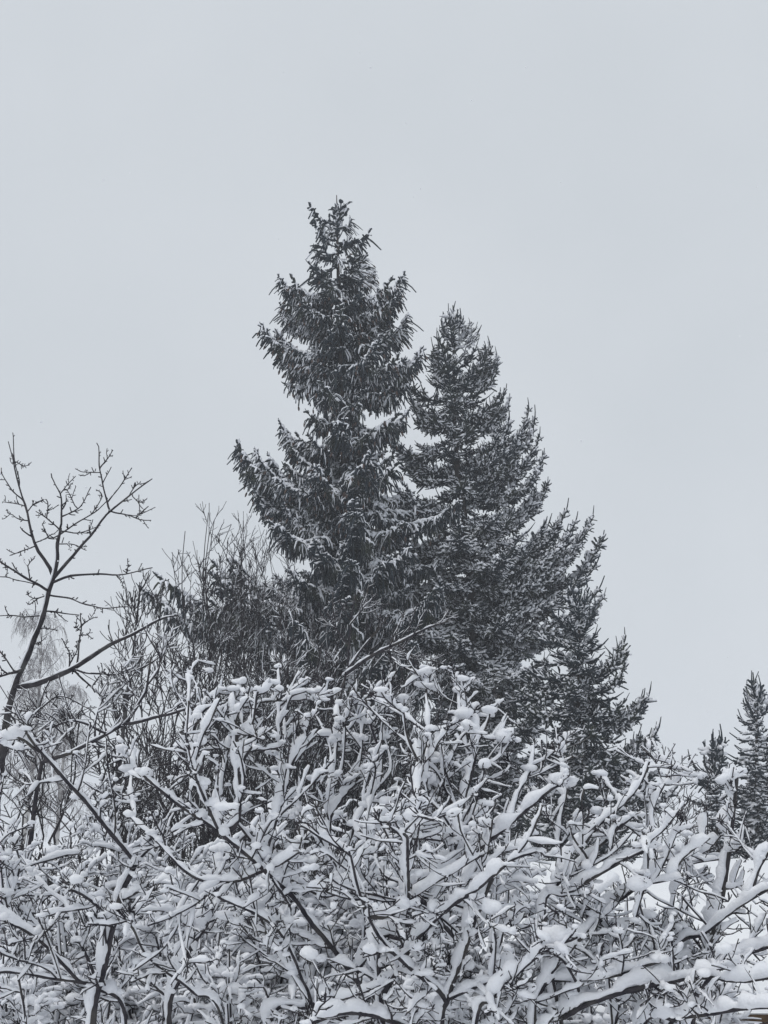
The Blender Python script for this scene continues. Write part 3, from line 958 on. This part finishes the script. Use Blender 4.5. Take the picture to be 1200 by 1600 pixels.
Pt, Rt, Gt = spawn(P0, R0, gi, 10, (0.1, 0.5), (30, 65), 6, (0, 0, 0.4), 0.35, 0.6, 0.4, 0.98, 0.6, rmax=0.007)
Rt = np.maximum(Rt, 0.004)
Pu, Ru, Gu = spawn(Pt, Rt, Gt, 4, (0.04, 0.16), (35, 70), 4, (0, 0, 0.4), 0.3, 0.8, 0.2, 0.98, 0.7, rmax=0.005)
build_woody(r_sa, gi, [(P0, R0, gi, np.clip(R0 * 1.7, 0.008, 0.04), 70), (Pt, Rt, Gt, np.full(len(Pt), 0.009), 8), (Pu, Ru, Gu, np.full(len(Pu), 0.006), 5)],
            M_BARK, M_SNOW, sb_, 0, k=6, sk=7, lf=18, gap=0.30, cf=5, vert=0.15)


TH = 'bare thicket shrubs in front of the spruces'
TPROTO = {}
for i, (px, top, D, ns_, sp, lab) in enumerate([
        (245, 850, 19, 16, 1.0, 'leftmost bare shrub of the thicket, pale upright shoots against the sky'),
        (325, 790, 20, 22, 0.9, 'tallest bare shrub of the thicket, left of the spruces, with thin vertical shoots'),
        (385, 800, 21, 20, 1.0, 'bare upright shrub touching the left side of the tallest spruce'),
        (300, 960, 16, 20, 1.2, 'dense dark bare shrub low in the thicket, behind the left snowy shrubs'),
        (430, 940, 17, 22, 1.2, 'snow-speckled bare shrub under the low left limbs of the tallest spruce'),
        (500, 960, 18, 20, 1.1, 'snow-speckled bare shrub in front of the tallest spruce trunk'),
        (610, 1010, 18, 16, 1.2, 'thin bare shrub between the two tallest spruces, low down'),
        (130, 1040, 14, 16, 1.2, 'tangled bare shrub behind the plum tree at the left'),
        (1045, 1175, 12, 14, 0.6, 'small twiggy bush between the broad spruce and the shed roof')]):
    kind_ = 2 if px > 400 and px < 700 else (1 if i in (1, 2) else 0)
    Hh_ = top_h(top, D) * 1.03
    rng = np.random.default_rng(700 + i)
    if kind_ in TPROTO:
        src, H0 = TPROTO[kind_]
        f = Hh_ / H0
        o_ = copy_shrub(src, lab, at_ground(px, D), D, ((0.85 + 0.5 * rng.random()) * sp / 1.1, 0.9, f), rng.uniform(-0.6, 0.6))
        if px == 130 or px > 700:
            if 'group' in o_: del o_['group']
        continue
    TPROTO[kind_] = (None, Hh_)
    TPROTO[kind_] = (stem_shrub('bare_shrub', lab, 'shrub', at_ground(px, D), D, int(ns_ * 1.05), top_h(top, D) * 1.03, sp * 1.1, 60 + i, r0=0.015, lat=12, tw=6, latlen=(0.5, 1.5), twlen=(0.12, 0.5),
               snow=0.040 if px > 400 else 0.020, twr=0.0052, up=0.7, t0=0.3, smat=M_FSNOW, group=TH if px < 700 and px != 130 else None, k=4, sk=4, lf=10, gap=0.40, cf=4.5, n=16, wobm=1.9, lang=(20, 55), wander=0.45, curve=0.4, ns=(20, 9, 5, 4), vert=0.1, width=0.8), Hh_)

# weeping birch far behind at the left
def weeping_birch(label, px, top, D, seed, w):
    global rng
    rng = np.random.default_rng(seed)
    x = at_ground(px, D)
    H = top_h(top, D)
    loc = (x, D, 0)
    root = thing('weeping_birch', label, 'tree', loc)
    t = np.linspace(0, 1, 24)
    P = np.stack([x + 0.3 * np.sin(t * 3), D + 0 * t, H * 0.97 * t], -1)[None]
    R = (0.20 * (1 - t) ** 0.9 + 0.02)[None]
    g = Geo(); g.tubes(P, R, 8)
    part('trunk', g.mesh('trunk', M_BTRUNK, origin=loc), root)
    P1, R1, G1 = spawn(P, R, np.array([0]), 42, (w * 0.8, w * 1.5), (30, 60), 10, (0, 0, 0.3), 0.2, 0.4, 0.25, 0.98, 0.3)
    G1 = np.arange(len(P1))
    P2, R2, G2 = spawn(P1, R1, G1, 9, (0.8, 2.4), (30, 70), 8, (0, 0, -2.2), 0.2, 0.4, 0.2, 1.0, 0.4)
    P3_, R3, G3 = spawn(P2, R2, G2, 6, (0.5, 1.6), (20, 50), 5, (0, 0, -2.5), 0.2, 0.5, 0.2, 1.0, 0.6)
    R2, R3 = np.maximum(R2, 0.010), np.maximum(R3, 0.007)
    for gi_ in G1:
        g = Geo()
        g.tubes(P1[G1 == gi_], np.maximum(R1[G1 == gi_], 0.02), 4)
        g.tubes(P2[G2 == gi_], R2[G2 == gi_], 3)
        g.tubes(P3_[G3 == gi_], R3[G3 == gi_], 3)
        o = part('branch', g.mesh('branch', M_BIRCH, origin=loc), root)
        s_ = Geo()
        snow_tubes(s_, P2[G2 == gi_], R2[G2 == gi_], np.full((G2 == gi_).sum(), 0.05), 4, 8, lump=0, gap=0.35, cf=2.5, vert=0.3)
        part('snow', s_.mesh('snow', M_FSNOW, origin=loc), o)
    return root
wb = weeping_birch('faint weeping birch far off behind the cherry tree at the left edge', 35, 950, 72.0, 71, 3.1)
copy_shrub(wb, 'lower faint weeping birch just right of the other far birch', at_ground(90, 66), 66.0, (0.8, 0.8, top_h(1065, 66) / top_h(950, 72)), 1.9)

# ------------------------------------------------------------------ the snow-laden shrubs in front
def in_view(P, R, G, near=-110):
    q = to_px(P[:, P.shape[1] // 2])
    m = (q[:, 0] > near) & (q[:, 0] < 1310) & (q[:, 1] < 1690)
    return P[m], R[m], G[m]

def front_shrub(label, D, base_px, strokes, seed, group, dvar=0.5, snow=0.088, lat=6, dens=1.0):
    global rng
    bp = P3(base_px, 1500, D)
    loc = (bp[0], D + 0.1, 0)
    root = thing('snowy_shrub', label, 'shrub', loc, group)
    dgl = digitized(strokes, D, depth_var=dvar, seed=seed, base=(bp[0], D + 0.1), snap=38, dense=0.018)
    rng = np.random.default_rng(seed * 13 + 1)
    for bi, (path, rad, par) in enumerate(dgl):
        px = to_px(path)
        P = path[None]; R = rad[None]
        pl_ = len(strokes[bi]) > 4
        G = np.array([0])
        ln = np.linalg.norm(np.diff(path, axis=0), axis=1).sum()
        vis = np.where((path[:, 2] > EYE - 1.15) & (px[:, 1] < 1720))[0]
        t0 = vis[0] / len(path) if len(vis) else 0.9
        vl = ln * (1 - t0)
        K1 = max(2, int(vl * 14 * dens))
        P1, R1, G1 = spawn(P, R, G, K1, (0.08, 0.36), (30, 75), 12, (-0.05, 0, 0.20), 0.35, 0.55, max(t0, 0.12), 0.99, 0.5, rmax=0.0065)
        R1 = np.maximum(R1, 0.0030)
        P1, R1, G1 = in_view(P1, R1, G1)
        P2, R2, G2 = spawn(P1, R1, G1, 5, (0.04, 0.16), (35, 80), 7, (0, 0, 0.3), 0.35, 0.7, 0.2, 0.98, 0.6, rmax=0.0038)
        R2 = np.maximum(R2, 0.0021)
        P2, R2, G2 = in_view(P2, R2, G2)
        P4, R4, G4 = spawn(P2, R2, G2, 2, (0.012, 0.050), (35, 80), 4, (0, 0, 0.3), 0.35, 0.9, 0.3, 1.0, 0.8)
        R4 = np.maximum(R4, 0.0017)
        g, s = Geo(), Geo()
        g.tubes(P, R, 7, lump=0.22, lf=60)
        g.tubes(resample(P1, 8), resample(R1, 8), 4, lump=0.2, lf=90)
        g.tubes(resample(P2, 5), resample(R2, 5), 3, lump=0.2, lf=120)
        g.tubes(resample(P4, 3), resample(R4, 3), 3)
        thick = snow * np.clip(rad.mean() / 0.013, 0.30, 1.05) * rng.uniform(0.85, 1.2)
        if pl_:
            thick = 0.066
        vz = max(0, int(len(path) * t0) - 3)
        Ps, Rs = P[:, vz:], R[:, vz:]
        sn_ = max(8, int(Ps.shape[1] * 1.25))
        Ps, Rs = resample(Ps, sn_), resample(Rs, sn_)
        snow_tubes(s, Ps, Rs, thick * (0.45 + 0.55 * np.clip(Rs / R[:, :max(2, int(R.shape[1] * 0.6))].max(), 0, 1)), 11, None, lump=0.42, lf=19, gap=(0.0 if pl_ else 0.20), cf=7.5, vert=(0.85 if pl_ else 0.48), width=0.70, steep=(0.0 if pl_ else 0.12), notch=0.58)
        snow_tubes(s, P1, R1, snow * rng.uniform(0.12, 0.44, len(P1)), 6, 14, lump=0.36, lf=30, gap=0.24, cf=10, vert=0.4, width=0.7)
        snow_tubes(s, P2, R2, snow * rng.uniform(0.10, 0.28, len(P2)) * (rng.random(len(P2)) < 0.75), 5, 6, lump=0.36, lf=42, gap=0.26, cf=14, vert=0.35, width=0.75)
        # lumps at tips and forks
        c = [path[-1:]] ; rr = [np.array([thick * rng.uniform(0.25, 0.45)])]
        m = rng.random(len(P1)) < 0.22
        c.append(P1[m][:, -1]); rr.append(snow * rng.uniform(0.16, 0.36, m.sum()))
        m = rng.random(len(P1)) < 0.22
        c.append(P1[m][:, 0] + np.array([0, 0, 0.01])); rr.append(snow * rng.uniform(0.16, 0.32, m.sum()))
        m = rng.random(len(P2)) < 0.08
        c.append(P2[m][:, -1]); rr.append(snow * rng.uniform(0.10, 0.20, m.sum()))
        c = np.concatenate(c); rr = np.concatenate(rr)
        c = c + np.array([-0.1, 0, 0.42]) * rr[:, None]
        S = np.stack([rr * rng.uniform(0.85, 1.3, len(rr)), rr * rng.uniform(0.8, 1.1, len(rr)), rr * rng.uniform(0.5, 0.8, len(rr))], -1)
        s.blobs(c, S, 0.7, 24, False)
        # dried flower heads under the tip lumps
        st = np.repeat(np.concatenate([path[-1:], P1[:, -1][rng.random(len(P1)) < 0.3]]), 7, 0)
        dd = norm(rng.normal(size=st.shape) * 0.7 + np.array([0, 0, 0.75]))
        lnn = rng.uniform(0.015, 0.04, len(st))[:, None]
        Pe = np.stack([st, st + dd * lnn * 0.6, st + dd * lnn + rng.normal(size=st.shape) * 0.003], 1)
        g.tubes(Pe, np.full((len(st), 3), 0.0019), 3)
        o = part('branch', g.mesh('branch', M_BARK, origin=loc), root)
        part('snow', s.mesh('snow', M_SNOW, origin=loc), o)
    return root

GR = 'snow-laden shrubs in the foreground'
left_s = [
    ([(145, 1610), (160, 1520), (178, 1440), (192, 1392), (212, 1348)], 12, 9, 0.0, 1),
    ([(212, 1348), (150, 1275), (100, 1215), (62, 1170), (40, 1140)], 7, 3.5, -0.3),
    ([(212, 1348), (228, 1332), (240, 1318)], 5, 3, 0),
    ([(178, 1440), (140, 1405), (100, 1385)], 5, 3, -0.2), ([(178, 1440), (200, 1412), (215, 1395)], 4, 2.5, 0.2),
    ([(195, 1610), (150, 1545), (118, 1530), (60, 1468), (0, 1435), (-40, 1425)], 8, 4, -0.3),
    ([(125, 1535), (80, 1530), (30, 1520), (-20, 1520)], 5, 3.5, -0.1), ([(118, 1530), (90, 1490), (55, 1450), (20, 1405), (-10, 1370)], 5, 3.5, 0.2),
    ([(150, 1545), (130, 1480), (105, 1420), (70, 1390), (30, 1335)], 5, 3, 0.3), ([(20, 1405), (30, 1350), (15, 1310)], 4, 2.5, 0),
    ([(60, 1175), (30, 1150), (-5, 1160)], 5, 3, -0.1), ([(-20, 1200), (20, 1170), (55, 1165)], 4, 3, 0),
]
mid_s = [
    ([(600, 1620), (555, 1530), (500, 1460), (450, 1395), (415, 1362), (340, 1300), (270, 1248), (225, 1212)], 13, 3.5, -0.4),
    ([(340, 1300), (372, 1282), (372, 1190), (368, 1110), (366, 1080)], 7, 4, 0.1),
    ([(372, 1200), (392, 1170), (415, 1140)], 4, 3, 0), ([(340, 1300), (345, 1240), (355, 1170)], 6, 4, 0.3),
    ([(340, 1300), (318, 1250), (305, 1210)], 4, 3, -0.2),
    ([(415, 1362), (360, 1378), (305, 1372), (250, 1320), (200, 1275)], 6, 3, 0.2),
    ([(265, 1625), (290, 1500), (325, 1440), (342, 1385), (350, 1330)], 14, 7, 0.3), 
    ([(425, 1340), (438, 1260), (448, 1215), (430, 1180)], 7, 4, 0.2), ([(448, 1215), (462, 1180), (480, 1150)], 4, 3, 0),
    ([(570, 1430), (500, 1400), (450, 1370), (400, 1320), (340, 1250)], 6, 3, -0.3),
    ([(555, 1370), (500, 1310), (450, 1240), (425, 1200)], 5, 3, 0.3), ([(490, 1610), (470, 1520), (440, 1460), (400, 1430), (340, 1400)], 7, 3.5, -0.2),
    ([(480, 1570), (450, 1510), (420, 1470), (400, 1410)], 5, 3, 0.2), ([(350, 1600), (300, 1550), (235, 1500), (210, 1450), (180, 1420)], 7, 3, -0.3),
    ([(515, 1330), (520, 1240), (528, 1150), (530, 1100)], 6, 3.5, 0.3), ([(552, 1280), (560, 1200), (568, 1140), (575, 1100)], 5, 3.5, 0.2),
    ([(420, 1610), (480, 1575), (530, 1560), (600, 1540)], 8, 5, -0.3), ([(410, 1365), (440, 1350), (470, 1330)], 4, 3, -0.1),
    ([(430, 1370), (455, 1420), (450, 1450)], 4, 2.5, 0), ([(310, 1380), (280, 1430), (292, 1510)], 3, 2.5, -0.2),
    ([(555, 1530), (590, 1470), (640, 1420), (690, 1390)], 6, 4, 0.2),
    ([(446, 1215), (438, 1130), (436, 1042)], 5, 3.5, 0.1), ([(300, 1225), (296, 1120), (297, 1052)], 5, 3.5, 0.5), ([(372, 1190), (395, 1130), (404, 1078)], 4.5, 3.5, 0), ([(300, 1140), (320, 1110), (340, 1100)], 4, 3, 0),
    ([(437, 1100), (460, 1085), (480, 1080)], 3.5, 3, 0), ([(530, 1200), (515, 1160), (490, 1110)], 4, 3, 0.1), ([(210, 1290), (205, 1220), (212, 1165)], 5, 3.5, 0.4)]
cen_s = [
    ([(690, 1625), (700, 1560), (722, 1495), (745, 1430), (760, 1395), (770, 1370)], 12, 6, -0.2, 1),
    ([(590, 1500), (635, 1462), (640, 1388), (715, 1350), (770, 1310), (820, 1268), (865, 1232), (890, 1225)], 12, 4, 0.0),
    ([(770, 1370), (800, 1345), (845, 1330)], 5, 3.5, 0), ([(600, 1560), (650, 1470), (700, 1420), (745, 1390), (790, 1352)], 8, 4, -0.3),
    ([(641, 1450), (638, 1380), (636, 1320), (632, 1300)], 5.5, 4, -0.5), ([(632, 1300), (645, 1285), (655, 1275)], 3, 2.5, -0.1), ([(632, 1300), (622, 1288), (615, 1270)], 3, 2.5, 0),
    ([(640, 1388), (600, 1365), (590, 1330), (605, 1300)], 4, 3, 0.1), ([(640, 1388), (660, 1410), (685, 1440), (712, 1468)], 10, 7, 0.4),
    ([(715, 1350), (706, 1300), (690, 1270), (660, 1240)], 4, 3, -0.1), ([(717, 1345), (722, 1270), (738, 1205), (748, 1150), (745, 1115)], 6.5, 3.5, 0.2, 1),
    ([(722, 1275), (700, 1240), (680, 1205), (660, 1190)], 4, 3, 0), ([(717, 1330), (735, 1285), (755, 1250)], 4, 3, 0),
    ([(650, 1340), (652, 1260), (655, 1190), (650, 1160)], 6, 4, 0.4), ([(655, 1190), (668, 1230), (676, 1260)], 4, 2.5, 0),
    ([(740, 1620), (770, 1560), (810, 1520), (860, 1480), (900, 1465)], 10, 4, -0.3), ([(700, 1560), (740, 1545), (790, 1530), (830, 1545)], 6, 3, -0.2),
    ([(700, 1570), (680, 1540), (640, 1510), (600, 1470), (570, 1420), (558, 1390), (545, 1330)], 7, 3, -0.3),
    ([(560, 1440), (600, 1432), (630, 1420)], 8, 5, 0), ([(545, 1340), (500, 1310), (470, 1290)], 4, 3, 0),
    ([(770, 1400), (750, 1330), (745, 1290)], 3, 2.5, 0), ([(780, 1480), (820, 1450), (850, 1445)], 4, 3, -0.2),
    ([(800, 1290), (810, 1240), (830, 1200), (835, 1165)], 5, 3, 0.3), ([(590, 1340), (560, 1290), (585, 1240), (610, 1200), (600, 1130)], 5, 3, 0.4), ([(600, 1240), (598, 1150), (596, 1085)], 5, 3.5, 0.2), ([(672, 1220), (670, 1120), (664, 1045)], 5, 3.5, 0.3), ([(738, 1205), (722, 1130), (716, 1065)], 5, 3.5, 0.2),
    ([(598, 1180), (580, 1130), (572, 1090)], 4, 3, 0), ([(655, 1200), (635, 1150), (630, 1110)], 4, 3, 0), ([(745, 1160), (765, 1120), (762, 1105)], 4, 3, 0), ([(722, 1275), (690, 1180), (700, 1130)], 4, 3, 0.1),
    ([(660, 1620), (600, 1590), (540, 1585), (480, 1600)], 8, 4, -0.4)]
right_s = [
    ([(840, 1625), (850, 1540), (905, 1470), (960, 1415), (1010, 1375), (1045, 1340)], 9, 4, 0.1),
    ([(850, 1440), (885, 1400), (930, 1370), (980, 1342), (1020, 1325)], 8, 4, -0.1),
    ([(845, 1400), (880, 1372), (915, 1342), (960, 1300), (990, 1275)], 6, 3.5, 0.0),
    ([(960, 1385), (1000, 1385), (1040, 1378), (1070, 1372)], 4, 2.5, -0.2), ([(925, 1372), (918, 1340), (898, 1310), (890, 1290)], 4, 3, 0),
    ([(950, 1345), (958, 1310), (965, 1290)], 3, 2.5, 0), ([(1010, 1380), (1012, 1340), (1005, 1310)], 3.5, 2.5, -0.1),
    ([(905, 1330), (935, 1290), (975, 1255), (1000, 1225), (1015, 1190)], 5, 3, 0.2), ([(1010, 1375), (1000, 1410), (992, 1440)], 5, 3, 0),
    ([(1080, 1620), (1100, 1500), (1128, 1400), (1142, 1300), (1150, 1212)], 9, 7, 0.0, 1),
    ([(1050, 1430), (1075, 1370), (1095, 1320), (1105, 1270)], 5, 3.5, 0.2), ([(1140, 1340), (1100, 1345), (1075, 1350)], 3.5, 2.5, 0),
    ([(960, 1610), (1000, 1540), (1060, 1475), (1100, 1460), (1150, 1420), (1210, 1385), (1260, 1360)], 9, 4, -0.3),
    ([(1110, 1455), (1090, 1430), (1065, 1400)], 4, 3, 0), ([(1165, 1388), (1185, 1360), (1200, 1335), (1215, 1320)], 5, 4, 0),
    ([(1040, 1610), (1080, 1560), (1130, 1510), (1170, 1490), (1230, 1470)], 7, 4, -0.3), ([(1116, 1523), (1140, 1485), (1180, 1475), (1240, 1460)], 4, 3, -0.1),
    ([(860, 1590), (940, 1560), (1040, 1535), (1085, 1525), (1160, 1530), (1240, 1525)], 8, 5, -0.4),
    ([(1000, 1625), (1060, 1590), (1120, 1580), (1180, 1572), (1250, 1575)], 9, 6, -0.5), ([(880, 1530), (960, 1525), (1010, 1510), (1040, 1500)], 5, 3, -0.2),
    ([(950, 1480), (1000, 1470), (1060, 1470), (1085, 1460)], 5, 3, 0.1), ([(1040, 1560), (1060, 1510), (1045, 1490)], 4, 3, -0.1), ([(900, 1600), (905, 1545), (880, 1500), (845, 1480)], 5, 3, -0.1),
    ([(870, 1370), (875, 1290), (885, 1230), (880, 1175)], 6, 4, 0.3), ([(1030, 1340), (1020, 1270), (1040, 1220), (1050, 1180)], 5, 3, 0.3), ([(900, 1600), (925, 1540), (940, 1480), (935, 1430)], 6, 4, 0.1)]
front_shrub('leftmost foreground shrub, crooked stem with a long snowy arm leaning to the upper left', 4.1, 170, left_s, 21, GR)
front_shrub('left-centre foreground shrub with long dark branches falling from upper left to lower right', 4.2, 480, mid_s, 22, GR)
front_shrub('centre foreground shrub with the thickest snow ridges, fanning out right of the middle', 3.9, 700, cen_s, 23, GR, snow=0.088)
front_shrub('right foreground shrub with a snow-plastered upright stem and low arms over the shed roof', 4.1, 980, right_s, 24, GR, snow=0.090)

GB = 'snowy shrubs filling in behind the front row'
FPROTO = {}
for i, (px, top, D, ns_, sp, sn, lab) in enumerate([
        (60, 1200, 6.4, 26, 0.95, 0.036, 'fine-twigged snowy shrub filling the lower left corner behind the front branches'),
        (250, 1180, 6.6, 26, 1.0, 0.038, 'fine-twigged snowy shrub behind the left half of the front row'),
        (400, 1130, 6.0, 22, 0.7, 0.044, 'snowy shrub with small snow caps, below the thicket'),
        (560, 1135, 5.9, 24, 0.75, 0.046, 'snow-capped shrub in front of the sapling, centre'),
        (720, 1150, 6.0, 20, 0.75, 0.046, 'snow-capped shrub below the second tallest spruce'),
        (900, 1260, 6.0, 14, 0.75, 0.046, 'snow-capped shrub below the broad right spruce'),
        (130, 1360, 5.5, 24, 0.8, 0.038, 'low snowy shrub at the bottom left, under the long leaning arm'),
        (420, 1340, 5.5, 24, 0.85, 0.042, 'low snowy shrub at the bottom, left of centre'),
        (760, 1480, 5.5, 16, 0.85, 0.046, 'low snowy shrub at the bottom, right of centre'),
        (1030, 1450, 5.6, 20, 0.95, 0.046, 'low snowy shrub at the bottom right in front of the shed')]):
    kind_ = 0 if i < 2 else (1 if i < 6 else 2)
    Hh_ = top_h(top + 20, D)
    rng = np.random.default_rng(800 + i)
    if kind_ in FPROTO:
        src, H0 = FPROTO[kind_]
        f = Hh_ / H0
        copy_shrub(src, lab, at_ground(px, D), D, (rng.uniform(0.95, 1.2), rng.uniform(0.9, 1.1), f), rng.uniform(-0.35, 0.35))
        continue
    FPROTO[kind_] = (stem_shrub('snowy_shrub', lab, 'shrub', at_ground(px, D), D, ns_, Hh_, sp, 90 + i, r0=0.009, lat=23, tw=6, latlen=(0.20, 0.6), twlen=(0.05, 0.20),
               snow=sn * 1.25, twr=0.0017, up=0.02, t0=0.50, group=GB, k=4, sk=6, lf=26, gap=0.06, cf=9, n=16, tw2=1, lang=(45, 88), wander=0.55, curve=0.6, ns=(40, 10, 5, 4), cap=0.020, umb=0.12, lump=0.40, vert=0.22, bark=M_BARK, width=0.8), Hh_)

# ------------------------------------------------------------------ falling snow
rng = np.random.default_rng(5)
fs = Geo()
nf = 2200
c = np.stack([rng.uniform(-7, 7, nf), rng.uniform(3.0, 16, nf), rng.uniform(0.5, 11, nf)], -1)
tv, tf = ICO0
S = rng.uniform(0.0015, 0.005, (nf, 1, 1)) * rng.uniform(0.7, 1.3, (nf, 1, 3))
v = c[:, None] + tv[None] * S
fs.add(v.reshape(-1, 3), None, (tf[None] + (np.arange(nf) * len(tv))[:, None, None]).reshape(-1, 3))
fo = part('falling_snow', fs.mesh('falling_snow', M_SNOW), None)
fo['kind'] = 'stuff'
fo['label'] = 'scattered snowflakes drifting down in the air'
fo['category'] = 'snowflakes'

# ------------------------------------------------------------------ haze of falling snow
HZ = 0.0020
hm = bpy.data.materials.new('haze')
hm.use_nodes = True
ht = hm.node_tree
ht.nodes.clear()
ho = ht.nodes.new('ShaderNodeOutputMaterial')
hv = ht.nodes.new('ShaderNodeVolumePrincipled')
hv.inputs['Color'].default_value = (0.93, 0.95, 1.0, 1)
hv.inputs['Density'].default_value = HZ
ht.links.new(hv.outputs[0], ho.inputs['Volume'])
me = box_mesh('haze', hm, 900, 520, 28.5, 0)
hz = part('haze', me, None)
hz.location = (0, 190, 28.5 / 2 - 1.4)
hz['kind'] = 'stuff'
hz['label'] = 'pale air thick with falling snow around everything'
hz['category'] = 'haze'
